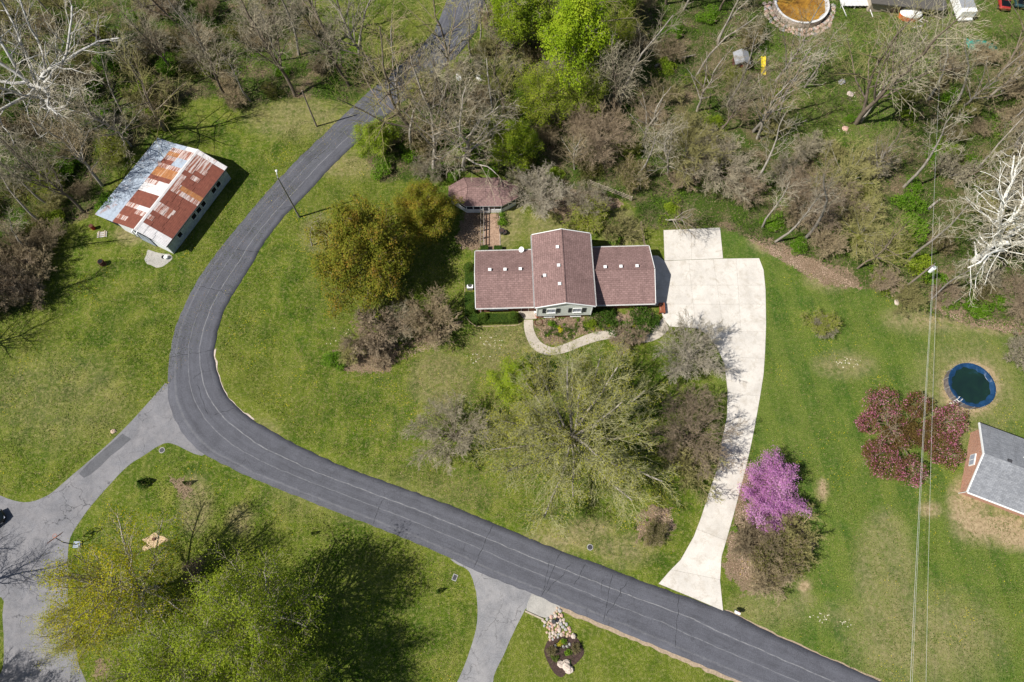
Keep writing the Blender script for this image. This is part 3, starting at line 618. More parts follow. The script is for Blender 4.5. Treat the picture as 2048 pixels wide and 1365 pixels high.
b = MB(); dx = hl(1050, 622, 1)[0]; b.box(dx-.48, dx+.48, ly0+.48, ly0+.545, .13, 2.15, 'maroon_wall'); dr = b.build('door', house); boxpart('door_frame', dr, dx-.56, dx-.485, ly0+.46, ly0+.548, .13, 2.2, 'white_trim'); boxpart('door_frame', dr, dx+.485, dx+.56, ly0+.46, ly0+.548, .13, 2.2, 'white_trim')
# garage door in the east end
b = MB(); 
gd = boxpart('garage_door', house, rx1-.295, rx1-.24, ry0+2.2, ry0+7.0, .06, 2.2, 'white_trim')
for q in range(4):
    for j in range(5): boxpart('panel', gd, rx1-.238, rx1-.215, ry0+2.3+j*.95, ry0+3.1+j*.95, .12+q*.53, .54+q*.53, 'white_trim')
# roof vents, pipe
def vent(px, py, z, nx, ny):
    x, y = hl(px, py, z); b = MB(); b.box(x-.18, x+.18, y-.18, y+.18, z-.22, z+.16, 'pink_plastic'); b.box(x-.22, x+.22, y-.22, y+.22, z+.161, z+.20, 'white_trim'); b.build('roof_vent', house)
def zl(y): return 2.8+(4.7-2.8)*min(y-ly0, ly1-y)/((ly1-ly0)/2)
def zr_(y): return 2.7+(4.45-2.7)*min(y-ry0, ry1-y)/((ry1-ry0)/2)
def zc(x): return 4.8+(6.25-4.8)*min(x-cx0, cx1-x)/((cx1-cx0)/2)
for p in ((979.5, 540.5), (1010, 540), (1040.5, 539)): z = zl(hl(*p, 4.5)[1]); vent(*p, z+.1, 0, 0)
for p in ((1210, 535), (1241.5, 534), (1273.7, 533)): z = zr_(hl(*p, 4.3)[1]); vent(*p, z+.1, 0, 0)
for p in ((1114.6, 495), (1117, 531.7), (1089, 552), (1119, 568.6)): z = zc(hl(*p, 6)[0]); vent(*p, z+.1, 0, 0)
x, y = hl(1084, 553, 5.5); b = MB(); b.cyl(x, y, .09, zc(x)-.05, zc(x)+.5, 'dark_steel', 8); b.build('vent_pipe', house)
# satellite dish on the left wing
x, y = hl(1043, 500, 3.1); t = thing('satellite_dish', (7.2+x*ch_-y*sh_, 44+x*sh_+y*ch_, 2.7), HR, 'white satellite dish on the rear eave of the left wing roof', 'satellite dish')
b = MB(); b.tube([(0, 0, 0), (0, 0, .45)], .035, 'dark_steel', 6); b.build('mast', t)
b = MB(); k = 14; ctr = Vector((0, -.05, .6)); nrm = Vector((-.35, -.55, .75)).normalized(); u = nrm.orthogonal().normalized(); v_ = nrm.cross(u)
rings = [(0, 0), (.2, .02), (.34, .06), (.44, .11)]
b.v.append(tuple(ctr))
for rr, dd in rings[1:]:
    for i in range(k): a = 2*math.pi*i/k; b.v.append(tuple(ctr+u*rr*math.cos(a)+v_*rr*math.sin(a)*.9+nrm*dd))
kk = b.mi('white_trim')
for i in range(k): b.f.append((0, 1+i, 1+(i+1) % k)); b.m.append(kk)
for q in range(2):
    for i in range(k): b.f.append((1+q*k+i, 1+(q+1)*k+i, 1+(q+1)*k+(i+1) % k, 1+q*k+(i+1) % k)); b.m.append(kk)
b.build('dish', t); b = MB(); e = ctr-v_*.35*0+u*-.4; b.tube([tuple(ctr+u*.4), tuple(ctr+nrm*.5+u*.1)], .02, 'dark_steel', 4); b.box(ctr.x+nrm.x*.5-.05, ctr.x+nrm.x*.5+.05, ctr.y+nrm.y*.5-.05, ctr.y+nrm.y*.5+.05, ctr.z+nrm.z*.5-.05, ctr.z+nrm.z*.5+.05, 'white_trim'); b.build('feed_arm', t)

# ------------------------------------------------------------------ sunroom pavilion behind the house
GO = (-4.35, 58.6); GR = R(0)
gz = thing('garden_pavilion', (*GO, 0), GR, 'long eight-sided white garden pavilion with brown-red shingle roof and screened windows', 'pavilion')
W8 = [(-2.65, -2.25), (2.7, -2.25), (4.95, -.85), (4.95, .75), (2.3, 2.35), (-3.0, 2.35), (-5.05, .85), (-5.05, -.55)]
R8 = [(-2.75, -2.55), (2.85, -2.5), (5.3, -1.0), (5.3, .85), (2.35, 2.6), (-3.1, 2.6), (-5.4, 1.0), (-5.4, -.65)]
rg0, rg1 = (-2.4, 0.1, 3.55), (2.2, 0.1, 3.55)
b = MB()
for i in range(8):
    j = (i+1) % 8; a, c = R8[i], R8[j]
    if i == 0 or i == 4: q = [(*a, 2.35), (*c, 2.35), (rg1 if i == 0 else rg0), (rg0 if i == 0 else rg1)]
    else: q = [(*a, 2.35), (*c, 2.35), (rg1 if i in (1, 2, 3) else rg0)]
    b.face(q, 'shingle_x'); b.face([(p[0], p[1], p[2]-.12) for p in q][::-1], 'white_trim'); b.face([(*c, 2.35), (*a, 2.35), (*a, 2.23), (*c, 2.23)], 'white_trim')
rf = b.build('roof', gz)
for e in ((rg0, R8[0]), (rg1, R8[1]), (rg1, R8[2]), (rg1, R8[3]), (rg1, R8[4]), (rg0, R8[5]), (rg0, R8[6]), (rg0, R8[7])):
    b = MB(); b.tube([(e[0][0], e[0][1], 3.56), (e[1][0], e[1][1], 2.37)], .06, 'shingle_x', 5); b.build('hip_cap', rf)
for i in range(8):
    j = (i+1) % 8; a, c = Vector((*W8[i], 0)), Vector((*W8[j], 0)); d = (c-a); L = d.length; d /= L; n_ = Vector((d.y, -d.x, 0))
    def wp(t, z, o): p = a+d*t+n_*o; return (p.x, p.y, z)
    b = MB(); 
    def wbox(t0, t1, z0, z1, o0, o1, mat, mb):
        p = [wp(t0, 0, o0)[:2], wp(t1, 0, o0)[:2], wp(t1, 0, o1)[:2], wp(t0, 0, o1)[:2]]
        p = p if parea(p) > 0 else p[::-1]; mb.prism(p, z0, z1, mat)
    wbox(0, L, 0, .95, -.1, 0, 'white_trim', b); wl = b.build('wall', gz)
    nb = 5 if i in (0, 4) else (2 if L > 1.7 else 1)
    b = MB(); wbox(0, L, 2.0, 2.22, -.1, 0, 'white_trim', b)
    for q in range(nb+1):
        tt = L*q/nb; wbox(max(0, tt-.07), min(L, tt+.07), .951, 1.999, -.1, 0, 'white_trim', b)
    b.build('window_posts', gz)
    for q in range(nb):
        b = MB(); wbox(L*q/nb+.07, L*(q+1)/nb-.07, .951, 1.999, -.07, -.05, 'pane', b); b.build('pane', wl)
b = MB(); b.box(-.2, .9, -2.33, -2.252, .05, 2.0, 'white_trim'); dd = b.build('door', gz); boxpart('door_screen', dd, 0, .7, -2.345, -2.332, .75, 1.85, 'pane')

# ------------------------------------------------------------------ rusty metal barn
SO = np.array([-51.1, 48.75]); sd = np.array([44.13-51.1, 62.8-48.75])*[-1, 1]; sd = np.array([-44.13+51.1, 62.8-48.75]); SL = np.hypot(*sd); SA = math.atan2(sd[1], sd[0])
barn = thing('barn', (SO[0], SO[1], 0), SA, 'long metal-roofed barn with rusty red and white roof panels', 'barn')
# local frame: x along the building towards the north-east, y across (positive = towards the woods)
EZ, RZ, BZ, LZ = 3.0, 4.4, 2.9, 2.05; YR, YB, YL = 4.5, 9.0, 13.0
def sl(px, py, z):
    x, y = at(px, py, z); x -= SO[0]; y -= SO[1]; return (x*math.cos(SA)+y*math.sin(SA), -x*math.sin(SA)+y*math.cos(SA))
print('barn', SL, sl(391.8, 305, RZ), sl(269.8, 462, RZ), sl(341, 295, BZ), sl(227, 450, BZ), sl(305, 286.4, LZ), sl(188.5, 437, LZ), sl(344.5, 511.7, 0), sl(461, 358.5, 0))
YR = (sl(391.8, 305, RZ)[1]+sl(269.8, 462, RZ)[1])/2; YB = (sl(341, 295, BZ)[1]+sl(227, 450, BZ)[1])/2; YL = (sl(305, 286.4, LZ)[1]+sl(188.5, 437, LZ)[1])/2
rib_x = []
def panel(x0, x1, y0, y1, z0, z1, mat, lift):
    """corrugated sheet running up the slope"""
    b = MB(); n = 8; k = b.mi(mat)
    for i in range(n+1):
        x = x0+(x1-x0)*i/n; h = (.0, .03)[i % 2]+lift
        b.v += [(x, y0, z0+h), (x, y1, z1+h)]
    for i in range(n): b.f.append((2*i, 2*i+2, 2*i+3, 2*i+1) if y1 > y0 else (2*i+1, 2*i+3, 2*i+2, 2*i)); b.m.append(k)
    o = b.build('roof_panel', barn); return o
NP = 20; pw = SL/NP
cmap = {'R': 'rust_brown', 'O': 'rust_orange', 'S': 'rust_streaked', 'W': 'tin_white', 'G': 'tin_grey'}
#        index 0 = south-west end
east_up = 'WWRSRSSRRRSSSSRSSSSW'; east_lo = 'WWRRRRRRRRSORRRRRRRW'; east_mid = 'WWRRRSSRRRSORRSRSSSW'
west_up = 'RRRSWRRRWWWROOSGGSSW'; west_lo = 'RSRRSRRRWWSROOSRSOSG'
random.seed(5)
for i in range(NP):
    xa, xb = i*pw+.004, (i+1)*pw-.004
    y1_, y2_ = YR*.42+random.uniform(-.3, .3), YR*.72+random.uniform(-.35, .35)
    fz = lambda y: EZ+(RZ-EZ)*y/YR
    panel(xa, xb, -.15, y1_, fz(-.15), fz(y1_), cmap[east_lo[i]], .02); panel(xa, xb, y1_-.1, y2_, fz(y1_-.1), fz(y2_), cmap[east_mid[i]], .06); panel(xa, xb, y2_-.1, YR, fz(y2_-.1), fz(YR), cmap[east_up[i]], .10)
    gz_ = lambda y: RZ+(BZ-RZ)*(y-YR)/(YB-YR); y3 = YR+(YB-YR)*.5+random.uniform(-.3, .3)
    panel(xa, xb, YR, y3+.1, RZ, gz_(y3+.1), cmap[west_up[i]], .08); panel(xa, xb, y3, YB+.15, gz_(y3), gz_(YB+.15), cmap[west_lo[i]], .03)
    hz_ = lambda y: BZ-.08+(LZ-BZ+.08)*(y-YB)/(YL-YB)
    panel(xa, xb, YB, YL+.1, BZ-.08, hz_(YL+.1), 'tin_grey', .02)
b = MB(); 
b.v += [(0, YR-.28, RZ+.05), (SL, YR-.28, RZ+.05), (SL, YR, RZ+.17), (0, YR, RZ+.17), (SL, YR+.28, RZ+.03), (0, YR+.28, RZ+.03)]
k = b.mi('tin_white'); b.f += [(0, 1, 2, 3), (3, 2, 4, 5)]; b.m += [k, k]; b.build('ridge_cap', barn)
# deck under the sheets, walls
b = MB()
b.prism([(.05, -.1), (SL-.05, -.1), (SL-.05, YR), (.05, YR)], [EZ-.14, EZ-.14, RZ-.10, RZ-.10], [EZ-.03, EZ-.03, RZ+.0, RZ+.0], 'old_wood'); b.prism([(.05, YR), (SL-.05, YR), (SL-.05, YB), (.05, YB)], [RZ-.1, RZ-.1, BZ-.11, BZ-.11], [RZ, RZ, BZ-.01, BZ-.01], 'old_wood')
b.prism([(.05, YB), (SL-.05, YB), (SL-.05, YL), (.05, YL)], [BZ-.2, BZ-.2, LZ-.1, LZ-.1], [BZ-.10, BZ-.10, LZ-.0, LZ-.0], 'old_wood'); b.build('roof_deck', barn)
def wallpoly(x, t, pts, mat, name):
    b = MB(); A_ = [(x, p[0], p[1]) for p in pts]; B_ = [(x+t, p[0], p[1]) for p in pts]; b.face(A_[::-1], mat); b.face(B_, mat)
    for i in range(len(pts)): j = (i+1) % len(pts); b.face([A_[i], A_[j], B_[j], B_[i]], mat)
    return b.build(name, barn)
gab = [(.3, 0), (YB-.1, 0), (YB-.1, BZ-.15), (YR, RZ-.13), (.3, EZ-.04)]
wallpoly(.3, .12, gab, 'barn_white', 'gable_wall'); wallpoly(SL-.45, .12, gab, 'barn_siding', 'gable_wall')
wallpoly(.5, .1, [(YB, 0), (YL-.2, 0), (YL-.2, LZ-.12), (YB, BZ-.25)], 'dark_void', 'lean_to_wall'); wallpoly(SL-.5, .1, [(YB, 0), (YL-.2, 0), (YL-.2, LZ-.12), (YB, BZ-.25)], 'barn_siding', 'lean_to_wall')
b = MB(); b.box(.5, SL-.4, YL-.3, YL-.2, 0, LZ-.1, 'barn_siding'); b.build('rear_wall', barn)
b = MB(); b.box(3.2, 3.4, .1, .2, 0, .1, 'dark_void')
# east wall as tin sheets between openings
ops = [(2.6, 3.4), (6.1, 7.0), (7.35, 8.25), (8.6, 9.4), (11.3, 12.2), (12.5, 13.4)]
x = .3; edges = [.3]
bw = MB(); bw.box(.3, SL-.33, .36, .42, 0, EZ-.1, 'dark_void'); bw.build('shade_backing', barn)  # near-black sheet paints the shade of the interior behind the openings
segs = []; cur = .3
for a, c in ops+[(SL-.33, SL-.33)]:
    n = max(1, round((a-cur)/.8))
    for q in range(n): segs.append((cur+(a-cur)*q/n, cur+(a-cur)*(q+1)/n, 0, EZ-.1))
    if a < SL-.4: segs.append((a, c, 0, 1.1)); segs.append((a, c, 2.1, EZ-.1))
    cur = c
for a, c, z0, z1 in segs: boxpart('wall_sheet', barn, a+.006, c-.006, .30+random.uniform(-.012, .012), .345, z0, z1, 'barn_siding')
for a, c in ops:
    b = MB(); b.box(a-.06, a, .24, .29, 1.04, 2.16, 'barn_white'); b.box(c, c+.06, .24, .29, 1.04, 2.16, 'barn_white'); b.box(a, c, .24, .29, 1.04, 1.1, 'barn_white'); b.box(a, c, .24, .29, 2.1, 2.16, 'barn_white'); b.build('window_frame', barn)
b = MB(); b.box(.05, SL-.02, -.24, -.15, EZ-.16, EZ-.02, 'dark_steel'); b.build('gutter', barn)
# sliding door rail and doors on the end
b = MB(); b.box(.12, .2, 1.0, 6.2, 2.75, 2.9, 'dark_steel'); b.build('door_rail', barn)
b = MB(); b.box(.14, .2, 3.4, 6.0, .05, 2.74, 'deck_blue'); b.build('sliding_door', barn)
for yy in (4.6, 5.4):
    b = MB(); b.tube([(.35, yy, EZ+.9), (-.25, yy-.05, EZ+.75), (-.3, yy-.05, 2.2)], .07, 'galvanized', 6); b.build('flue_pipe', barn)

# ------------------------------------------------------------------ grey-roofed brick house at the right edge
BR = R(-22.5); bo = at(1936, 984.5, 2.8)
bh = thing('brick_house', (bo[0], bo[1], 0), BR, 'single-storey brick house with blue-grey shingle roof and white rake boards', 'house')
D = 9.9; Lh = 17.0; bze, bzr = 2.8, 4.9
gr_ = gable_x(bh, 0, Lh, 0, D, bze, bzr, 'shingle_grey')
b = MB(); b.box(.55, Lh-.5, .5, D-.5, 0, bze-.05, 'brick_wall_pale')
P_ = [(.56, .5, bze-.05), (.56, D-.5, bze-.05), (.56, D/2, bzr-.16)]; P2 = [(.7, p[1], p[2]) for p in P_]; b.face(P_[::-1], 'brick_wall_pale'); b.face(P2, 'brick_wall_pale')
for i in range(3): j = (i+1) % 3; b.face([P_[i], P_[j], P2[j], P2[i]], 'brick_wall_pale')
b.build('wall', bh)
for ya, za, yb, zb in ((0, bze, D/2, bzr), (D/2, bzr, D, bze)):
    b = MB(); b.prism([(-.12, ya), (-.01, ya), (-.01, yb), (-.12, yb)], [za-.26, za-.26, zb-.26, zb-.26], [za+.03, za+.03, zb+.03, zb+.03], 'white_trim'); b.build('rake_board', bh)
b = MB(); b.box(0, Lh, -.16, -.01, bze-.16, bze-.02, 'white_trim'); b.build('gutter', bh)
b = MB(); b.box(.42, .549, D/2-.8, D/2+.8, 1.1, 2.25, 'white_trim'); wn = b.build('window', bh)
for s_ in (0, 1): boxpart('pane', wn, .405, .418, D/2-.7+s_*.75, D/2-.05+s_*.75, 1.2, 2.15, 'pane_light')
b = MB(); b.tube([(.05, -.1, bze-.1), (.35, .3, bze-.4), (.35, .4, .1)], .05, 'white_trim', 4); b.build('downspout', bh)
for (px, py, s_) in ((2020, 923, .25), ):
    x, y = at(px, py, 4.9); x -= bo[0]; y -= bo[1]; lx, ly = x*math.cos(BR)+y*math.sin(BR), -x*math.sin(BR)+y*math.cos(BR); b = MB(); b.box(lx-s_, lx+s_, ly-s_, ly+s_, 4.4, 4.95, 'dark_steel'); b.build('roof_vent', bh)
b = MB(); b.cyl(5.2, D*.68, .07, 3.9, 4.5, 'white_trim', 8); b.build('vent_pipe', bh)

# ------------------------------------------------------------------ pools
def pool(loc, rr, h, label, cat, wallm, waterm, linerm, rimm, rimw, wz, posts, name):
    t = thing(name, (*loc, 0), 0, label, cat); n = 40
    for i in range(20):
        b = MB(); q = []
        for k_ in range(3): a = 2*math.pi*(i+k_/2)/20+.004*(1-k_); q.append((rr*math.cos(a), rr*math.sin(a)))
        q2 = [(p[0]*(1-.05/rr), p[1]*(1-.05/rr)) for p in q]; b.prism(q+q2[::-1], 0, h, wallm); b.build('wall_panel', t)
    b = MB()
    for i in range(n):
        a0, a1 = 2*math.pi*i/n, 2*math.pi*(i+1)/n; ro_, ri = rr+.06, rr-rimw
        b.prism([(ro_*math.cos(a0), ro_*math.sin(a0)), (ro_*math.cos(a1), ro_*math.sin(a1)), (ri*math.cos(a1), ri*math.sin(a1)), (ri*math.cos(a0), ri*math.sin(a0))], h+.002, h+.05, rimm)
    b.build('rim', t)
    b = MB(); k_ = b.mi(linerm)
    for i in range(n):
        a0, a1 = 2*math.pi*i/n, 2*math.pi*(i+1)/n; w0 = .12*math.sin(i*1.9)+.08*math.sin(i*.7); w1 = .12*math.sin((i+1)*1.9 if i < n-1 else 0)+.08*math.sin((i+1)*.7 if i < n-1 else 0)
        ri = rr-.08; r2_, r3 = rr-.55, rr-.95
        if i == n-1: w1 = 0
        if i == 0: w0 = 0
        pts = [(ri*math.cos(a0), ri*math.sin(a0), h), (ri*math.cos(a1), ri*math.sin(a1), h), ((r2_+w1)*math.cos(a1), (r2_+w1)*math.sin(a1), wz+.03), ((r2_+w0)*math.cos(a0), (r2_+w0)*math.sin(a0), wz+.03)]; b.face(pts[::-1], linerm)
        pts = [((r2_+w0)*math.cos(a0), (r2_+w0)*math.sin(a0), wz+.03), ((r2_+w1)*math.cos(a1), (r2_+w1)*math.sin(a1), wz+.03), (r3*math.cos(a1), r3*math.sin(a1), wz-.3), (r3*math.cos(a0), r3*math.sin(a0), wz-.3)]; b.face(pts[::-1], linerm)
    b.build('liner', t)
    b = MB(); b.cyl(0, 0, rr-.3, wz-.02, wz, waterm, 40); b.build('water', t)
    for i in range(posts):
        a = 2*math.pi*i/posts+.1; b = MB(); x, y = (rr+.07)*math.cos(a), (rr+.07)*math.sin(a); b.cyl(x, y, .06, 0, h+.06, 'galvanized', 6); b.build('post', t)
    return t
x, y = at(1944, 770, 1.25)
pt = pool((x, y), 3.15, 1.22, 'round above-ground pool with dark water and loose blue liner on the lawn', 'pool', 'pool_wall', 'pool_water', 'cover_blue', 'cover_blue', .1, 1.0, 14, 'swimming_pool')
b = MB(); a = R(222); 
for s_ in (-.22, .22):
    px_, py_ = -math.sin(a)*s_, math.cos(a)*s_; b.tube([(3.75*math.cos(a)+px_, 3.75*math.sin(a)+py_, 0), (3.35*math.cos(a)+px_, 3.35*math.sin(a)+py_, 1.7), (3.0*math.cos(a)+px_, 3.0*math.sin(a)+py_, 1.7), (2.8*math.cos(a)+px_, 2.8*math.sin(a)+py_, .9)], .03, 'white_trim', 5)
for q in range(4):
    rr_ = 3.72-.1*q; b.tube([(rr_*math.cos(a)-math.sin(a)*-.22, rr_*math.sin(a)+math.cos(a)*-.22, .3+q*.35), (rr_*math.cos(a)-math.sin(a)*.22, rr_*math.sin(a)+math.cos(a)*.22, .3+q*.35)], .035, 'white_trim', 4)
b.build('ladder', pt)
x, y = at(1604, 5, 1.3)
pt2 = pool((x, y), 4.75, 1.25, 'round pool of murky orange-brown water with pale rim at the top of the photo', 'pool', 'stone_pale', 'brown_water', 'stone_grey', 'deck_white', .3, .95, 0, 'pond_pool')
st_v = []; random.seed(8)
def rock_mesh(seed, mat, n1=7, n2=5, flat=.6):
    rs = random.Random(seed); V = []; F = []
    for i in range(n2+1):
        ph = math.pi*i/n2-math.pi/2
        for j in range(n1): th = 2*math.pi*j/n1+.3*i; q = 1+rs.uniform(-.2, .2); V.append((math.cos(ph)*math.cos(th)*q, math.cos(ph)*math.sin(th)*q, math.sin(ph)*flat*q))
    for i in range(n2):
        for j in range(n1): F.append((i*n1+j, i*n1+(j+1) % n1, (i+1)*n1+(j+1) % n1, (i+1)*n1+j))
    me = bpy.data.meshes.new('rock'); me.from_pydata(V, [], F); me.materials.append(MATS[mat]); me.update(); return me
ROCKS = [rock_mesh(i, mt) for i, mt in enumerate(('stone_pale', 'stone_tan', 'stone_pink', 'stone_grey', 'stone_pale', 'stone_pink'))]
for i in range(46):
    a = R(168+i*(372-168)/46); q = 5.25+random.uniform(-.12, .2); o = link('stone', ROCKS[i % 6], pt2, (q*math.cos(a), q*math.sin(a), .22), random.random()*6); s_ = random.uniform(.28, .42); o.scale = (s_*1.15, s_, s_)
for i in range(46):
    a = R(170+i*(370-170)/46); q = 5.95+random.uniform(-.2, .3); o = link('stone', ROCKS[(i*5) % 6], pt2, (q*math.cos(a), q*math.sin(a), .05), random.random()*6); s_ = random.uniform(.25, .42); o.scale = (s_*1.15, s_, s_*.6)

# ------------------------------------------------------------------ poles and wires
def pole(base, h, r, mat, label, cat, name):
    t = thing(name, (*base, 0), 0, label, cat); b = MB(); b.cyl(0, 0, r, 0, h, mat, 10, r2=r*.62); b.build('pole', t); return t
lp = pole(at(599, 434.7), 10.6, .15, 'pole_grey', 'tall street lamp pole with white lamp arm standing beside the road bend', 'street lamp', 'street_lamp')
hx, hy = at(553, 341.5, 11.0); bx_, by_ = at(599, 434.7); hx -= bx_; hy -= by_
b = MB(); b.tube([(0, 0, 10.3), (hx*.35, hy*.35, 10.85), (hx*.8, hy*.8, 11.0)], .06, 'galvanized', 6); b.build('arm', lp)
b = MB(); b.tube([(hx*.75, hy*.75, 11.0), (hx*.9, hy*.9, 11.03), (hx*1.12, hy*1.12, 11.0)], [.1, .21, .1], 'white_trim', 8); b.build('lamp_head', lp)
p2 = pole(at(633.4, 253.5), 8.4, .15, 'pole_wood', 'plain weathered wooden pole leaning alone at the wood edge beside the shaded road', 'pole', 'wooden_pole')
up = pole(at(1803.5, 580.3), 8.0, .17, 'pole_wood', 'utility pole carrying a white transformer at the edge of the brush', 'utility pole', 'utility_pole')
ux, uy = at(1803.5, 580.3)
b = MB(); tx, ty = at(1857, 541, 7.6); tx -= ux; ty -= uy; tx, ty = tx*1.0, ty*1.0; d = math.hypot(tx, ty)+1e-9; tx, ty = .42, -.15
b.cyl(tx, ty, .30, 6.5, 7.55, 'white_trim', 12); b.cyl(tx, ty, .2, 7.551, 7.62, 'galvanized', 10)
for s_ in (-.12, .12): b.cyl(tx+s_, ty+.05, .035, 7.62, 7.85, 'galvanized', 6)
b.box(0.1, .2, -.12, 0, 6.8, 7.3, 'galvanized'); b.build('transformer', up)
b = MB(); b.box(-.9, .9, -.06, .06, 7.35, 7.47, 'old_wood'); ca = b.build('crossarm', up); ca.rotation_euler = (0, 0, R(35))
for q in (-.8, -.3, .8):
    b = MB(); b.cyl(q*math.cos(R(35)), q*math.sin(R(35)), .05, 7.471, 7.62, 'galvanized', 6); b.build('insulator', up)
def wire(p0, p1, sag, r, label, grp='power lines over the lawn'):
    n = 24; b = MB(); P_ = []
    for i in range(n+1):
        t = i/n; P_.append((p0[0]*(1-t)+p1[0]*t, p0[1]*(1-t)+p1[1]*t, p0[2]*(1-t)+p1[2]*t-sag*4*t*(1-t)))
    b.tube(P_, r, 'wire', 4); tag(b.build('power_line'), label, 'power line', grp)
def w3(px, py, z): return (*at(px, py, z), z)
wire((ux+.3, uy-.05, 7.6), w3(1812, 1560, 8.6), .35, .015, 'leftmost of the pale power lines running down the lawn from the utility pole')
wire((ux+.55, uy-.1, 7.4), w3(1817, 1560, 8.4), .45, .011, 'thin power line close beside the leftmost one over the right lawn')
wire((ux+.95, uy+.1, 7.5), w3(1849, 1560, 8.4), .35, .012, 'rightmost single power line crossing the lawn and the red-leaved tree')
wire((ux-.1, uy+.1, 7.9), w3(1892, -60, 8.6), .3, .012, 'power line running up from the utility pole through the scrub')

# ------------------------------------------------------------------ fences
def rail_fence(p0, p1, n, h, mat, label, name='rail_fence', rails=3):
    t = thing(name, (*p0, 0), 0, label, 'fence'); d = Vector((p1[0]-p0[0], p1[1]-p0[1], 0)); 
    for i in range(n+1):
        c = d*i/n; b = MB(); b.box(c.x-.07, c.x+.07, c.y-.07, c.y+.07, 0, h+.08, mat); b.build('post', t)
    for i in range(n):
        a, c = d*i/n, d*(i+1)/n
        for q in range(rails):
            z = h*(.3+.65*q/max(1, rails-1)); b = MB(); b.tube([(a.x, a.y, z), (c.x, c.y, z+random.uniform(-.03, .03))], .038, mat, 4); b.build('rail', t)
    return t
rail_fence(at(1180, 370), at(1262, 402), 5, 1.15, 'pale_wood', 'weathered split-rail fence at the edge of the wood behind the house')
rail_fence(at(1280, 452), at(1288, 497), 3, 1.2, 'old_wood', 'short dark rail fence between the yard and the concrete pad')
tr = thing('trellis', (*at(964, 494), 0), 0, 'dark wooden trellis arbor standing along the left side of the paved path', 'trellis')
tl = at(961.5, 432)[1]-at(964, 494)[1]
for i in range(5):
    yy = tl*i/4
    for xx in (-.22, .22):
        b = MB(); b.box(xx-.05, xx+.05, yy-.05, yy+.05, 0, 1.25, 'pole_wood'); b.build('post', tr)
    b = MB(); b.box(-.3, .3, yy-.03, yy+.03, 1.25, 1.32, 'pole_wood'); b.build('cross_bar', tr)
for xx in (-.22, .22):
    b = MB(); b.box(xx-.04, xx+.04, -.2, tl+.3, 1.15, 1.249, 'pole_wood'); b.build('rail', tr)
    b = MB(); b.box(xx-.03, xx+.03, 0, tl, .5, .6, 'pole_wood'); b.build('rail', tr)

# ------------------------------------------------------------------ small objects
x, y = at(940.5, 576.5); t = thing('air_conditioner', (x, y, 0), HR, 'square outdoor air conditioner with round fan grille beside the left wing', 'air conditioner')
boxpart('casing', t, -.42, .42, -.42, .42, .05, .85, 'galvanized'); boxpart('top_cover', t, -.45, .45, -.45, .45, .851, .92, 'white_trim')
b = MB(); b.cyl(0, 0, .3, .921, .935, 'dark_void', 16); b.build('fan_opening', t)
b = MB()
for rr_ in (.3, .2, .1): b.tube([(rr_*math.cos(2*math.pi*i/12), rr_*math.sin(2*math.pi*i/12), .95) for i in range(13)], .015, 'galvanized', 4)
b.build('fan_grille', t)
for (px, py, s_, lab) in ((1003.5, 466.5, 1.15, 'taller dark round planter pot beside the paved path'), (1009.5, 468.5, .9, 'smaller dark planter pot right of the taller one by the paved path')):
    x, y = at(px, py); t = thing('planter', (x, y, 0), 0, lab, 'planter'); b = MB(); b.cyl(0, 0, .28*s_, 0, .75*s_, 'dark_steel', 12, r2=.36*s_); b.build('pot', t); b = MB(); b.cyl(0, 0, .3*s_, .751*s_, .77*s_, 'mulch_dark', 10); b.build('soil', t)
x, y = at(1077, 645); t = thing('garden_hose', (x, y, .05), 0, 'coiled dark garden hose lying in the flower bed by the porch', 'hose')
b = MB(); b.tube([(.62*math.cos(i*.35)*(1-i*.002), .55*math.sin(i*.35), .03+.01*(i//18)) for i in range(56)], .035, 'barrel_rust', 5); b.build('coil', t)
x, y = at(1074, 634); t = thing('flower_pot', (x, y, .0), 0, 'small terracotta flower pot at the corner of the porch', 'flower pot'); b = MB(); b.cyl(0, 0, .16, 0, .35, 'orange_plastic', 10, r2=.24); b.build('pot', t); b = MB(); b.cyl(0, 0, .2, .351, .36, 'mulch_dark', 10); b.build('soil', t)
x, y = at(1070, 627); t = thing('door_mat_bucket', (x, y, .13), 0, 'small white bucket standing on the porch slab', 'bucket'); t.name = 'bucket'; b = MB(); b.cyl(0, 0, .14, 0, .3, 'white_trim', 10, r2=.18); b.build('pail', t)
# bench/rack beside the garage corner
x, y = at(1322, 620); t = thing('lumber_rack', (x, y, 0), 0, 'orange-brown wooden bench frame at the garage corner', 'bench')
for xx in (-.35, .35):
    for yy in (-.7, .7): boxpart('leg', t, xx-.05, xx+.05, yy-.05, yy+.05, 0, .75, 'bench_red')
for i in range(4): boxpart('slat', t, -.42+i*.22, -.24+i*.22, -.8, .8, .751, .80, 'bench_red')
t.name = 'bench'
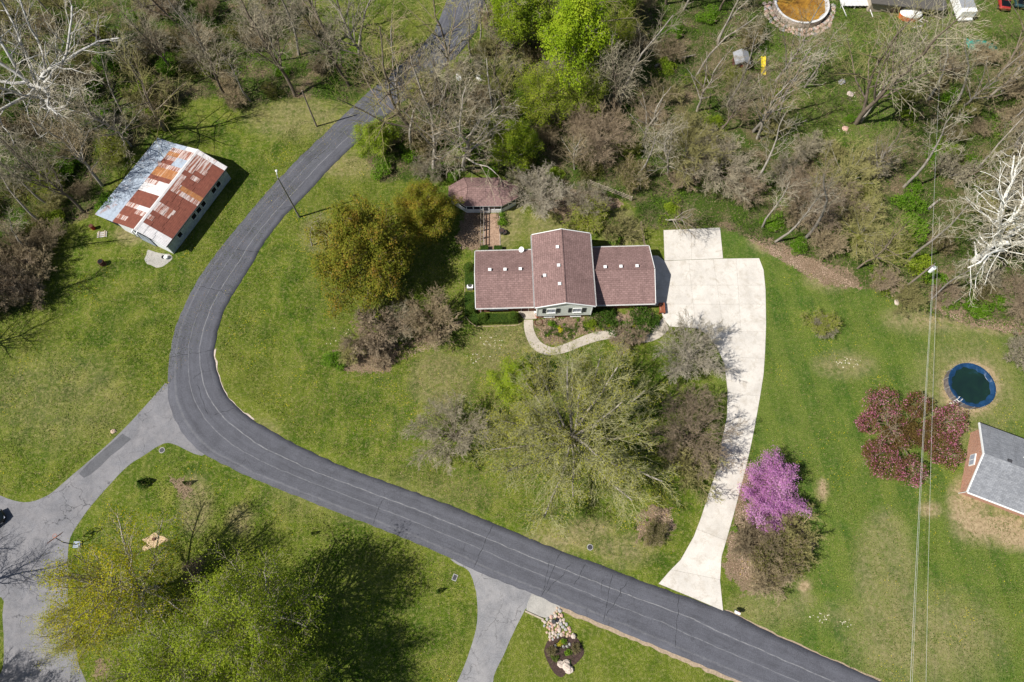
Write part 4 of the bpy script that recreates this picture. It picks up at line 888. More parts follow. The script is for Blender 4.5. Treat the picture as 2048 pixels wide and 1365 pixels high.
# mailbox
x, y = at(1472, 1227); t = thing('mailbox', (x, y, 0), R(-25), 'white mailbox on a post at the foot of the concrete driveway', 'mailbox')
boxpart('post', t, -.08, .08, -.08, .08, 0, 1.15, 'white_trim'); boxpart('arm', t, -.5, .25, -.05, .05, .9, 1.0, 'white_trim')
b = MB(); b.prism([(-.55, -.16), (.12, -.16), (.12, .16), (-.55, .16)], 1.16, 1.32, 'white_trim'); k = b.mi('white_trim')
n = 8
for s_ in range(n):
    a0, a1 = math.pi*s_/n, math.pi*(s_+1)/n; y0_, z0_ = .16*math.cos(a0), 1.321+.13*math.sin(a0); y1_, z1_ = .16*math.cos(a1), 1.321+.13*math.sin(a1)
    b.face([(-.55, y0_, z0_), (.12, y0_, z0_), (.12, y1_, z1_), (-.55, y1_, z1_)], 'white_trim')
b.face([(-.55, .16*math.cos(math.pi*i/n), 1.321+.13*math.sin(math.pi*i/n)) for i in range(n+1)][::-1], 'white_trim'); b.face([(.12, .16*math.cos(math.pi*i/n), 1.321+.13*math.sin(math.pi*i/n)) for i in range(n+1)], 'white_trim')
b.build('box', t); boxpart('flag', t, -.2, -.05, .17, .185, 1.35, 1.6, 'red_paint'); boxpart('newspaper_tube', t, -.5, .1, .1, .3, .72, .88, 'dark_steel')
# basketball hoop
x, y = at(153, 1090); t = thing('basketball_hoop', (x, y, 0), 0, 'portable basketball hoop with clear board leaning over the grey lane', 'basketball hoop')
b = MB(); b.prism([(-.25, -.4), (.6, -.4), (.6, .4), (-.25, .4)], 0, .28, 'deck_blue'); b.build('base', t)
ex, ey = at(117, 1079, 3.3); ex -= x; ey -= y; ang = math.atan2(ey, ex)+.18
b = MB(); b.tube([(.1, 0, .28), (math.cos(ang)*.15, math.sin(ang)*.15, 2.6)], .06, 'dark_steel', 6); b.tube([(math.cos(ang)*.15, math.sin(ang)*.15, 2.6), (math.cos(ang)*.95, math.sin(ang)*.95, 3.3)], .05, 'dark_steel', 5); b.build('pole', t)
bb = bpy.data.objects.new('backboard', None); 
n_ = Vector((math.cos(ang-.25), math.sin(ang-.25), .55)).normalized(); s1 = Vector((-math.sin(ang-.25), math.cos(ang-.25), 0)); u1 = s1.cross(n_)*-1; C0 = Vector((math.cos(ang)*1.0, math.sin(ang)*1.0, 3.35))
def bbox(a0, a1, c0, c1, mb, mat, t0=-.02, t1=.03):
    q = [C0+s1*a+u1*c+n_*tt for tt in (t0, t1) for a, c in ((a0, c0), (a1, c0), (a1, c1), (a0, c1))]; bb0 = len(mb.v); mb.v += [tuple(p) for p in q]; kk_ = mb.mi(mat)
    for f in ((0, 3, 2, 1), (4, 5, 6, 7), (0, 1, 5, 4), (1, 2, 6, 5), (2, 3, 7, 6), (3, 0, 4, 7)): mb.f.append(tuple(bb0+i for i in f)); mb.m.append(kk_)
b = MB()
for a0, a1, c0, c1 in ((-.9, .9, -.55, -.45), (-.9, .9, .45, .55), (-.9, -.8, -.449, .449), (.8, .9, -.449, .449), (-.35, -.27, -.449, .449), (.27, .35, -.449, .449)): bbox(a0, a1, c0, c1, b, 'barrel_rust')
b.build('backboard_frame', t)
b = MB(); bbox(-.26, .26, -.2, .2, b, 'stone_tan', -.01, .01); b.build('backboard_square', t)
b = MB(); rc = C0+n_*.35-Vector((0, 0, .25)); b.tube([tuple(rc+Vector((.23*math.cos(i*math.pi/6), .23*math.sin(i*math.pi/6), 0))) for i in range(13)], .02, 'orange_plastic', 5); b.build('rim', t)
bpy.data.objects.remove(bb)
# parked dark car at the left edge
x, y = at(-20, 1052); t = thing('parked_car', (x, y, 0), R(42), 'glossy dark car parked on the grey lane at the left edge', 'car')
prof = [(-2.3, .45, .80), (-2.25, .55, .92), (-1.9, .35, 1.02), (-1.3, .30, 1.05), (-.4, .28, 1.06), (.9, .28, 1.02), (1.7, .30, .95), (2.15, .35, .85), (2.35, .45, .70)]
def loft(secs, mat, name):
    b = MB(); k_ = b.mi(mat); n = len(secs[0])
    for s_ in secs: b.v += s_
    for i in range(len(secs)-1):
        for j in range(n): j2 = (j+1) % n; b.f.append((i*n+j, i*n+j2, (i+1)*n+j2, (i+1)*n+j)); b.m.append(k_)
    b.f.append(tuple(range(n))[::-1]); b.m.append(k_); b.f.append(tuple((len(secs)-1)*n+i for i in range(n))); b.m.append(k_); return b
secs = []
for xx, zb, zt_ in prof:
    ww = .92*(1-max(0, (abs(xx)-1.6))**2*.45); secs.append([(xx, -ww*.93, zb), (xx, ww*.93, zb), (xx, ww, zb+.2), (xx, ww*.97, zt_-.1), (xx, ww*.8, zt_), (xx, -ww*.8, zt_), (xx, -ww*.97, zt_-.1), (xx, -ww, zb+.2)])
loft(secs, 'car_paint', '').build('body', t, True)
secs = [[(xx, -ww, 1.0), (xx, ww, 1.0), (xx, ww*.9, zt_), (xx, -ww*.9, zt_)] for xx, ww, zt_ in ((-1.95, .74, 1.04), (-1.2, .73, 1.42), (-.4, .72, 1.5), (.4, .72, 1.46), (1.15, .74, 1.03))]
loft(secs, 'car_glass', '').build('cabin_glass', t); b = MB(); b.prism([(-1.05, -.6), (.3, -.6), (.3, .6), (-1.05, .6)], 1.46, 1.53, 'car_paint'); b.build('roof', t)
for xx in (-1.45, 1.45):
    for s_ in (-1, 1):
        b = MB(); ring = [(xx+.34*math.cos(2*math.pi*i/16), .34+.34*math.sin(2*math.pi*i/16)) for i in range(16)]
        A_ = [(p[0], s_*.72, p[1]) for p in ring]; B_ = [(p[0], s_*.93, p[1]) for p in ring]
        b.face(A_, 'rubber'); b.face(B_[::-1], 'rubber')
        for i in range(16): j = (i+1) % 16; b.face([A_[i], A_[j], B_[j], B_[i]], 'rubber')
        wh = b.build('wheel', t); b = MB(); b.face([(xx+.2*math.cos(2*math.pi*i/12), s_*.935, .34+.2*math.sin(2*math.pi*i/12)) for i in range(12)], 'galvanized'); b.build('rim', wh)
for s_ in (-1, 1): boxpart('headlight', t, 2.1, 2.3, s_*.62-.16, s_*.62+.16, .66, .76, 'pane_light')
# barrel, pallet, bucket near barn
x, y = at(207, 529); t = thing('burn_barrel', (x, y, 0), 0, 'rusty dark burn barrel standing alone on the lawn below the barn', 'barrel')
b = MB(); b.cyl(0, 0, .42, 0, .95, 'barrel_rust', 14); b.build('drum', t); b = MB(); b.cyl(0, 0, .36, .951, .96, 'dark_void', 12); b.build('opening', t)
for q in (.3, .62): b = MB(); b.cyl(0, 0, .44, q, q+.04, 'barrel_rust', 14); b.build('hoop', t)
x, y = at(205, 470); t = thing('lumber_pile', (x, y, 0), R(8), 'pile of pale boards lying on the grass beside the barn lean-to', 'lumber')
for i in range(6):
    b = MB(); b.prism([(-.75, -.45+i*.17), (.7, -.45+i*.17+random.uniform(-.04, .04)), (.7, -.33+i*.17), (-.75, -.33+i*.17)], .02, .1, 'pale_wood' if i % 2 else 'deck_white'); b.build('board', t)
for xx in (-.5, .4): boxpart('board', t, xx-.08, xx+.08, -.5, .65, .11, .16, 'pale_wood')
x, y = at(188, 458); t = thing('oil_drum', (x, y, 0), 0, 'reddish drum half in shade beside the barn lean-to', 'drum'); b = MB(); b.cyl(0, 0, .3, 0, .9, 'red_paint', 12); b.build('body', t); b = MB(); b.cyl(0, 0, .32, .901, .93, 'barrel_rust', 12); b.build('lid', t)
x, y = at(334, 517); t = thing('bucket', (x, y, 0), 0, 'white round bucket at the lowest corner of the barn', 'bucket'); b = MB(); b.cyl(0, 0, .26, 0, .5, 'white_trim', 12, r2=.32); b.build('pail', t); b = MB(); b.tube([(-.32, 0, .45), (-.2, 0, .72), (.2, 0, .72), (.32, 0, .45)], .02, 'dark_steel', 4); b.build('handle', t)
x, y = at(331, 516); t = thing('tyre', (x-.3, y+.1, 0), 0, 'small black tyre leaning beside the white bucket by the barn', 'tyre'); b = MB(); b.tube([(.22*math.cos(i*math.pi/6), .22*math.sin(i*math.pi/6), .1) for i in range(13)], .09, 'rubber', 6); b.build('ring', t)
# covers in the grass
for (px, py, lab, nm) in ((909.5, 1155.5, 'small dark square utility cover in the grass by the side lane', 'utility_cover'), (1180, 1095, 'round grey utility cover in the grass above the main road', 'utility_cover'), (324, 901, 'round dark utility cover in the grass corner by the lane junction', 'utility_cover')):
    x, y = at(px, py); t = thing(nm, (x, y, 0), R(-20), lab, 'utility cover'); b = MB()
    if 'square' in lab: b.box(-.3, .3, -.4, .4, 0, .06, 'stone_grey'); b.build('frame', t); boxpart('lid', t, -.22, .22, -.32, .32, .061, .075, 'dark_steel')
    else: b.cyl(0, 0, .4, 0, .05, 'stone_grey', 16); b.build('frame', t); b = MB(); b.cyl(0, 0, .32, .051, .062, 'dark_steel', 16); b.build('lid', t)
x, y = at(308, 1079); t = thing('tree_stump', (x, y, 0), 0, 'small dark stump in a patch of pale sawdust on the lower left lawn', 'stump'); b = MB(); b.cyl(0, 0, .22, 0, .2, 'barrel_rust', 9); b.build('wood', t)
b = MB(); q = [(1.35*(1+.35*math.sin(3*a+1)+.15*math.sin(7*a))*math.cos(a), .95*(1+.3*math.sin(2*a)+.2*math.sin(5*a))*math.sin(a)) for a in [2*math.pi*i/40 for i in range(40)]]
sx, sy = at(305, 1084); b.prism([(sx+p[0], sy+p[1]) for p in q], -.02, .02, 'sawdust'); tag(b.build('sawdust_patch'), kind='structure')
# top right yard
def yard(name, px, py, rz, lab, cat, z=0): x, y = at(px, py, z); return thing(name, (x, y, 0), rz, lab, cat)
x0, y0 = at(1690, 16); x1, y1 = at(1742, 0); b = MB(); q = pl([(1693, 6), (1741, 11), (1744, -45), (1690, -45)]); 
t = yard('deck', 1741, 13, 0, 'white raised deck at the top edge right of the brown pool', 'deck', .8); ox, oy = at(1741, 11)
for i in range(8):
    b = MB(); X0 = -5.1+i*.63; b.prism([(X0, 0.2), (X0+.6, .1), (X0+.6, 8), (X0, 8)], .72, .8, 'deck_white'); b.build('plank', t)
for xx in (-5, -2.5, -.2): boxpart('post', t, xx, xx+.12, .25, .37, 0, .719, 'deck_white')
for q_ in (0, 1): b = MB(); b.tube([(-4.9+q_*4.7, .2, .7), (-4.1+q_*4.6, -1.6, .02)], .09, 'deck_white', 4); b.build('stringer', t)
t = yard('outbuilding', 1744, 9, 0, 'low building with dark brown-grey roof at the top edge above the tub', 'outbuilding', 2.2)
b = MB(); b.prism([(0, .2), (12.2, -1.5), (12.9, -.5), (13, 9), (0, 9)], [2.1, 2.1, 2.1, 2.7, 2.7], [2.25, 2.25, 2.25, 2.85, 2.85], 'roof_dark'); b.build('roof', t)
b = MB(); b.box(.3, 12.2, .6, 8.6, 0, 2.1, 'pale_wood'); b.build('wall', t); boxpart('roof_vent', t, 7.6, 8.6, 2.2, 3.0, 2.3, 2.75, 'galvanized')
t = yard('bath_tub', 1817, 35, R(-6), 'orange-sided tub with white domed cover beside the dark roof', 'tub'); t.scale = (1.22,)*3
n = 18; b = MB(); b.cyl(0, 0, 1.55, 0, .75, 'orange_plastic', n, ry=.95); b.build('side', t)
b = MB(); prev = None
for q_ in range(5):
    a = q_/4*math.pi/2; rr_, zz = 1.6*math.cos(a), .76+.45*math.sin(a)
    ring = [(rr_*math.cos(2*math.pi*i/n), rr_*.62*math.sin(2*math.pi*i/n), zz) for i in range(n)]
    if prev:
        for i in range(n): j = (i+1) % n; b.face([prev[i], prev[j], ring[j], ring[i]], 'white_trim')
    prev = ring
b.build('cover', t)
t = yard('trailer', 1925, 44, R(2), 'long grey-roofed trailer with white end at the top right', 'trailer')
boxpart('body', t, -1.3, 1.3, 0, 7, .5, 2.2, 'white_trim'); boxpart('roof', t, -1.25, 1.25, .9, 6.9, 2.201, 2.26, 'roof_grey'); boxpart('bumper', t, -1.2, 1.2, -.35, -.01, .5, .8, 'white_trim')
for xx in (-1.2, 1.0):
    for yy in (1.5, 5.5): boxpart('wheel', t, xx, xx+.2, yy-.3, yy+.3, 0, .5, 'rubber')
def small_car(px, py, rz, mat, lab, name='parked_car'):
    t = yard(name, px, py, rz, lab, 'car'); secs = []
    for xx, zb, zt_ in prof: ww = .9; secs.append([(xx, -ww*.93, zb), (xx, ww*.93, zb), (xx, ww, zb+.2), (xx, ww*.97, zt_-.1), (xx, ww*.8, zt_), (xx, -ww*.8, zt_), (xx, -ww*.97, zt_-.1), (xx, -ww, zb+.2)])
    loft(secs, mat, '').build('body', t, True)
    secs = [[(xx, -ww, 1.0), (xx, ww, 1.0), (xx, ww*.9, zt_), (xx, -ww*.9, zt_)] for xx, ww, zt_ in ((-1.95, .74, 1.04), (-1.2, .73, 1.42), (-.4, .72, 1.5), (.4, .72, 1.46), (1.15, .74, 1.03))]
    loft(secs, 'car_glass', '').build('cabin_glass', t); b = MB(); b.prism([(-1.05, -.6), (.3, -.6), (.3, .6), (-1.05, .6)], 1.46, 1.53, mat); b.build('roof', t)
    for xx in (-1.45, 1.45):
        for s_ in (-.85, .85): b = MB(); b.tube([(xx, s_-.08, .33), (xx, s_+.08, .33)], .33, 'rubber', 12); b.build('wheel', t)
small_car(2003, 6, R(80), 'red_paint', 'dark red car standing under the branches at the top right'); small_car(2035, 2, R(75), 'teal_dark', 'dark teal car in the top right corner beside the red one')
t = yard('tarp_heap', 1965, 95, 0, 'crumpled green tarp over a heap near the top right corner', 'tarp'); rs = random.Random(2)
n = 14; V = []; F = []
for i in range(n):
    for j in range(n): u_, v_2 = i/(n-1)*2-1, j/(n-1)*2-1; V.append((u_*2.5+rs.uniform(-.1, .1), v_2*1.3+rs.uniform(-.1, .1)-u_*.7, max(.02, .7*(1-u_*u_)*(1-v_2*v_2)*(1+.5*math.sin(u_*7+v_2*3))+rs.uniform(-.09, .09))))
for i in range(n-1):
    for j in range(n-1): F.append((i*n+j, (i+1)*n+j, (i+1)*n+j+1, i*n+j+1))
me = bpy.data.meshes.new('sheet'); me.from_pydata(V, [], F); me.materials.append(MATS['green_tarp']); me.update(); link('sheet', me, t)
boxpart('pallet_board', t, -1.9, -.9, -.6, -.45, .75, .8, 'pale_wood'); boxpart('pallet_board', t, -1.9, -.9, -.3, -.15, .8, .85, 'pale_wood')
t = yard('playhouse', 1480, 143, R(3), 'small dark red playhouse with pale grey roof among the trees', 'playhouse')
boxpart('wall', t, -1.1, 1.1, .1, 2.3, 0, 1.7, 'maroon_wall'); r_ = MB(); r_.prism([(-1.3, -.1), (0, -.1), (0, 2.6), (-1.3, 2.6)], [1.6, 2.3, 2.3, 1.6], [1.7, 2.4, 2.4, 1.7], 'roof_grey'); r_.prism([(0, -.1), (1.3, -.1), (1.3, 2.6), (0, 2.6)], [2.3, 1.6, 1.6, 2.3], [2.4, 1.7, 1.7, 2.4], 'roof_grey'); r_.build('roof', t); boxpart('door', t, -.3, .3, .04, .095, 0, 1.3, 'red_paint')
t = yard('slide', 1527, 152, R(4), 'bright yellow play slide standing in the scrub', 'slide')
b = MB()
for i in range(8):
    y0_, y1_ = i*.33, (i+1)*.33; z0_, z1_ = .08+1.4*(i/8)**1.2, .08+1.4*((i+1)/8)**1.2
    b.prism([(-.28, y0_), (.28, y0_), (.28, y1_), (-.28, y1_)], [z0_, z0_, z1_, z1_], [z0_+.05, z0_+.05, z1_+.05, z1_+.05], 'yellow_plastic')
    for xx in (-.36, .28): b.prism([(xx, y0_), (xx+.08, y0_), (xx+.08, y1_), (xx, y1_)], [z0_, z0_, z1_, z1_], [z0_+.22, z0_+.22, z1_+.22, z1_+.22], 'yellow_plastic')
b.build('chute', t); b = MB(); [b.tube([(xx, 2.75, 1.5), (xx, 3.2, 0)], .05, 'yellow_plastic', 5) for xx in (-.3, .3)]; b.build('ladder_rails', t)
for q_ in range(4): b = MB(); b.tube([(-.3, 3.12-q_*.1, .25+q_*.33), (.3, 3.12-q_*.1, .25+q_*.33)], .04, 'yellow_plastic', 4); b.build('rung', t)
rs = random.Random(31)
for i in range(9):
    x, y = at(1850+rs.uniform(-22, 25), 40+rs.uniform(-14, 16)); o = boxpart('scrap_board', None, -.7, .7, -.09, .09, .05+.05*i, .1+.05*i, rs.choice(('deck_white', 'pale_wood', 'old_wood', 'stone_tan'))); o.location = (x, y, 0); o.rotation_euler = (0, 0, rs.uniform(-.8, .8)); tag(o, 'scrap board in the junk pile right of the orange tub', 'board', 'scrap boards right of the orange tub')
# lone boulders
bl = [(1609, 320, .32, 'round white boulder alone in the greenish scrub'), (1733, 338, .45, 'pale rock heap beside the tall bare tree trunks'), (1690, 258, .45, 'pale rock at the foot of the leaning tree'), (1683, 165, .55, 'tan rock slab under the brown pool yard'), (1700, 190, .5, 'grey pale rock between the two leaning trees'),
      (1890, 170, .4, 'pale rock right of the leaning tree shadow'), (1793, 605, .4, 'grey boulder at the lawn edge left of the utility pole base'), (227, 863, .35, 'pale boulder at the lawn corner beside the lane'), (1290, 700, .0, '')]
for i, (px, py, s_, lab) in enumerate(bl):
    if not lab: continue
    x, y = at(px, py); o = link('boulder', ROCKS[i % 6], None, (x, y, s_*.25), i*1.3); o.scale = (s_*1.2, s_, s_*.9); tag(o, lab, 'boulder')
# white things by the woodland lane (hidden behind the two big trees)
for (px, py, lab) in ((918, 158, 'left white tarp-covered load in the clearing behind the twin bare trees'), (958, 158, 'right white tarp-covered load in the clearing behind the twin bare trees')):
    x, y = at(px, py); o = link('covered_load', ROCKS[0].copy(), None, (x, y, .4), .4); o.data.materials.clear(); o.data.materials.append(MATS['white_trim']); o.scale = (.45, .7, .6); tag(o, lab, 'covered load')

# ------------------------------------------------------------------ rock bed and flower bed at the bottom
gq = pl([(1094, 1284), (1100, 1280), (1120, 1274), (1148, 1274), (1160, 1285), (1168, 1305), (1158, 1322), (1137, 1340), (1124, 1355), (1108, 1346), (1096, 1325), (1088, 1303)])
gb = thing('mulch_bed', (0, 0, 0)); tag(gb, kind='structure'); L = smooth_line(gq+[gq[0]], 3)[:-1]; P_ = [tuple(p) for p in L]; P_ = P_ if parea(P_) > 0 else P_[::-1]
b = MB(); b.prism(P_, -.03, .06, 'mulch_dark'); b.build('mulch', gb)
rb = thing('rock_bed', (*at(1115, 1255), 0), 0, 'bed of rounded pinkish river stones between the gravel pad and the mulch bed', 'rock bed')
rq = pl([(1112, 1214), (1122, 1218), (1128, 1235), (1138, 1255), (1148, 1272), (1120, 1275), (1100, 1281), (1090, 1255), (1084, 1240), (1100, 1236), (1108, 1228)]); rx0_, ry0_ = at(1115, 1255)
rs = random.Random(4); pts = []; qa = np.array(rq)
tries = 0
while len(pts) < 190 and tries < 9000:
    tries += 1; p = (rs.uniform(qa[:, 0].min(), qa[:, 0].max()), rs.uniform(qa[:, 1].min(), qa[:, 1].max()))
    if not inpoly(np.array([p[0]]), np.array([p[1]]), rq)[0]: continue
    s_ = rs.uniform(.14, .27)
    if all(math.dist(p, q[:2]) > (s_+q[2])*.88 for q in pts): pts.append((*p, s_))
for i, (x, y, s_) in enumerate(pts): o = link('stone', ROCKS[rs.randrange(6)], rb, (x-rx0_, y-ry0_, s_*.3), rs.random()*6); o.scale = (s_*rs.uniform(1, 1.25), s_, s_)
x, y = at(1147, 1273); o = link('boulder', ROCKS[0], None, (x, y, .2)); o.scale = (.32, .3, .4); tag(o, 'white rounded rock at the right edge where stones meet mulch', 'boulder')
x, y = at(1131, 1333); gbk = thing('rock_group', (x, y, 0), .3, 'large pale boulder group at the lower end of the mulch bed', 'boulder')
for dx, dy, s_ in ((-.45, .35, .5), (.1, 0, .65), (.35, -.5, .5), (.25, .4, .45)): o = link('stone', ROCKS[4], gbk, (dx, dy, s_*.3), dx*5); o.scale = (s_*.8, s_*1.15, s_)
# timber kerb on the gravel pad edge
x, y = at(1068, 1231); t = thing('landscape_timber', (x, y, 0), math.atan2(at(1085, 1238)[1]-at(1052, 1223)[1], at(1085, 1238)[0]-at(1052, 1223)[0]), 'pale timber edging along the lower side of the gravel pad', 'timber edging'); boxpart('beam', t, -1.2, 0, -.1, .1, 0, .16, 'pale_wood'); boxpart('beam', t, .03, 1.3, -.1, .1, 0, .16, 'pale_wood')
x, y = at(1107, 1243); t = thing('light_post', (x, y, 0), 0, 'small dark round fixture standing among the river stones', 'garden light'); b = MB(); b.cyl(0, 0, .12, 0, .7, 'dark_steel', 8); b.build('post', t); b = MB(); b.cyl(0, 0, .3, .701, .85, 'dark_steel', 10, r2=.2); b.build('lamp', t)
# kerb of the hedge bed by the left wing
EDG = smooth_line(pl([(930, 540), (930, 590), (930, 625), (936, 640), (948, 650), (960, 653), (1030, 651), (1040, 647)]))
b = MB(); b.tube([(p[0], p[1], .02) for p in EDG], .045, 'stone_tan', 4); ee = b.build('bed_edging'); tag(ee, kind='structure')

# ------------------------------------------------------------------ vegetation
def nrm3(v): l = math.sqrt(v[0]*v[0]+v[1]*v[1]+v[2]*v[2])+1e-9; return (v[0]/l, v[1]/l, v[2]/l)
def tilt(d, ang, az):
    """direction d turned by ang towards azimuth az around d"""
    up = (0, 0, 1) if abs(d[2]) < .95 else (1, 0, 0)
    u = nrm3((d[1]*up[2]-d[2]*up[1], d[2]*up[0]-d[0]*up[2], d[0]*up[1]-d[1]*up[0])); v = (d[1]*u[2]-d[2]*u[1], d[2]*u[0]-d[0]*u[2], d[0]*u[1]-d[1]*u[0])
    ca, sa = math.cos(ang), math.sin(ang); cz, sz = math.cos(az)*sa, math.sin(az)*sa
    return (d[0]*ca+u[0]*cz+v[0]*sz, d[1]*ca+u[1]*cz+v[1]*sz, d[2]*ca+u[2]*cz+v[2]*sz)
def grow(seed, stems, counts, ratio, ang, nseg, jit, trop, rmin=.012, start=.35, taper=.45, rr=.5):
    """stems: list of (p, d, L, r). counts per level. Returns segments (x0,y0,z0,r0,x1,y1,z1,r1,level) and tips"""
    rs = random.Random(seed); S = []; T = []; st = [(p, nrm3(d), L, r, 0) for p, d, L, r in stems]; nl = len(counts)
    g = rs.gauss
    while st:
        p, d, L, r, lv = st.pop(); n = nseg[lv]; l = L/n; az = rs.random()*6.28; nc = counts[lv] if lv < nl else 0
        kids = []
        if nc:
            nc = max(1, int(nc*rs.uniform(.75, 1.25)+.5)); t0 = start if lv == 0 else .18
            kids = [t0+(1-t0)*(k+rs.random()*.8)/nc for k in range(nc)]
        ki = 0; r1 = r
        for i in range(n):
            d = nrm3((d[0]+g(0, jit), d[1]+g(0, jit), d[2]+g(0, jit)*.8+trop[min(lv, len(trop)-1)]))
            if p[2] < .4 and d[2] < 0: d = nrm3((d[0], d[1], .15))
            q = (p[0]+d[0]*l, p[1]+d[1]*l, p[2]+d[2]*l); r2 = max(rmin, r*(1-(1-taper)*(i+1)/n)); S.append((*p, r1, *q, r2, lv))
            while ki < len(kids) and kids[ki] <= (i+1)/n:
                f = kids[ki]*n-i; f = min(1, max(0, f)); az += 2.4+g(0, .5); a = ang[min(lv, len(ang)-1)]*rs.uniform(.7, 1.25)
                cp = (p[0]+(q[0]-p[0])*f, p[1]+(q[1]-p[1])*f, p[2]+(q[2]-p[2])*f)
                st.append((cp, tilt(d, a, az), L*ratio[min(lv, len(ratio)-1)]*rs.uniform(.65, 1.15)*(1.12-.55*kids[ki] if lv == 0 else 1), max(rmin, r2*rr), lv+1)); ki += 1
            p = q; r1 = r2
        if lv >= nl-1: T.append(p)
    return S, T
def seg_mesh(name, S, mats, sides=3, matfn=None):
    A = np.array(S, float)
    if not len(A): A = np.zeros((1, 9))
    p0, r0, p1, r1 = A[:, 0:3], A[:, 3], A[:, 4:7], A[:, 7]; d = p1-p0; d /= np.linalg.norm(d, axis=1, keepdims=True)+1e-9
    up = np.where(np.abs(d[:, 2:3]) < .9, [[0, 0, 1.]], [[1., 0, 0]]); u = np.cross(d, up); u /= np.linalg.norm(u, axis=1, keepdims=True); v = np.cross(d, u); n = len(A); V = np.zeros((n, 2*sides, 3))
    for k in range(sides):
        a = 2*math.pi*k/sides; o = u*math.cos(a)+v*math.sin(a); V[:, k] = p0+o*r0[:, None]-d*r0[:, None]*.3; V[:, sides+k] = p1+o*r1[:, None]
    base = (np.arange(n)*2*sides)[:, None]; F = []
    for k in range(sides): k2 = (k+1) % sides; F.append(base+np.array([[k, sides+k, sides+k2, k2]]))
    return np_mesh(name, V.reshape(-1, 3), [np.concatenate(F)], mats, smooth=sides > 4)
def leaf_mesh(name, C_, size, mats, seed=0, flat=.5, tintscale=.45, mi=None, tintbias=0):
    """C_ (n,3) leaf centres -> random little quads"""
    r_ = np.random.default_rng(seed); n = len(C_); N = r_.normal(size=(n, 3)); N[:, 2] = np.abs(N[:, 2])+flat; N /= np.linalg.norm(N, axis=1, keepdims=True)
    u = np.cross(N, r_.normal(size=(n, 3))); u /= np.linalg.norm(u, axis=1, keepdims=True)+1e-9; v = np.cross(N, u); s_ = (size*r_.uniform(.6, 1.35, n))[:, None]
    V = np.stack([C_-u*s_*.5, C_+v*s_*.32-N*s_*.08, C_+u*s_*.55, C_-v*s_*.32-N*s_*.08], 1).reshape(-1, 3); F = np.arange(4*n).reshape(n, 4)
    ph = r_.uniform(0, 6, 3); co = np.sin(C_[:, 0]*1.3+ph[0])*np.sin(C_[:, 1]*1.1+ph[1])*np.sin(C_[:, 2]*1.4+ph[2])
    t = np.clip(.5+co*tintscale+r_.normal(0, .22, n)+tintbias, 0, 1); return np_mesh(name, V, [F], mats, mi=mi, tint=np.repeat(t, 4))
def tips_leaves(T, per, spread, seed):
    r_ = np.random.default_rng(seed); T = np.array(T); C_ = np.repeat(T, per, 0); return C_+r_.normal(0, spread, C_.shape)
KIND = {}; KS = {'bush': 1.3, 'budbush': 1.3, 'round_brown': 1.22, 'round_olive': 1.22, 'round_grey': 1.22, 'round_small': 1.25, 'lawn_giant': 1.12, 'amber': 1.12, 'lime': 1.25, 'spring': 1.15, 'pale': 1.12, 'gold': 1.1, 'redbud': 1.18, 'sycamore': 1.08, 'slim': 1.15}
def make_kind(key, name, S, T, bark_, twig, leaves=None, cut=1, tsides=6):
    me1 = seg_mesh('trunk', [s_ for s_ in S if s_[8] <= cut], bark_, tsides); me2 = seg_mesh('branches', [s_ for s_ in S if s_[8] > cut], twig, 3)
    KIND[key] = (name, [('trunk', me1), ('branches', me2)]+([('foliage', leaves)] if leaves is not None else []))
def place(key, xy, sc, label, cat, group=None, rz=None, z=0, lean=(0, 0), sz=None):
    ks = KS.get(key.rstrip('0123456789') if key[-1].isdigit() else key, 1.0)
    sc = tuple(v*ks for v in sc) if isinstance(sc, tuple) else sc*ks; name, parts = KIND[key]; t = thing(name, (xy[0], xy[1], z), random.uniform(0, 6.28) if rz is None else rz, label, cat, group)
    t.scale = (sc, sc, sc*(sz or 1)) if not isinstance(sc, tuple) else sc; t.rotation_euler[0] = lean[0]; t.rotation_euler[1] = lean[1]
    for n_, me_ in parts:
        o_ = link(n_, me_, t)
        if n_ != 'trunk': o_['kind'] = 'stuff'
    return t
V3 = lambda x, y, z: (x, y, z)
# tall bare forest trees, 16-18 m (unit kinds are scaled when placed)
for i, (bk, tw) in enumerate((('bark_brown', 'twig_grey'), ('bark_grey', 'twig_brown'), ('bark_brown', 'twig_olive'), ('bark_grey', 'twig_grey'))):
    L = (12, 11, 13, 11.5)[i]
    S, T = grow(20+i, [((0, 0, -.2), (.05, .03, 1), L, .27)], [11, 7, 5, 2], [.72, .50, .46, .5], [R(44), R(42), R(40), R(40)], [7, 6, 4, 3, 2], .11, [.03, .05, .03, .01], rmin=.013, start=.3, taper=.35, rr=.62)
    S2, T2 = grow(40+i, [((S[6][4], S[6][5], S[6][6]), (.1*(-1)**i, .1, 1), L*.55, .12)], [8, 6, 4], [.6, .5, .46], [R(38), R(40), R(40)], [5, 5, 4, 3], .12, [.03, .04, .02], rmin=.0145, start=.05, rr=.6)
    make_kind('tall%d' % i, 'bare_tree', S+[s_[:8]+(s_[8]+1,) for s_ in S2], T+T2, bk, tw)
# slender poles with few branches
for i in range(2):
    S, T = grow(60+i, [((0, 0, -.2), (.04, 0, 1), 12.5, .19)], [10, 6, 4], [.28, .5, .5], [R(48), R(42), R(40)], [8, 5, 4, 2], .09, [.02, .07, .03], rmin=.012, start=.45, taper=.25, rr=.5)
    make_kind('slim%d' % i, 'bare_tree', S, T, 'bark_grey', 'twig_grey' if i else 'twig_pale', cut=0, tsides=5)
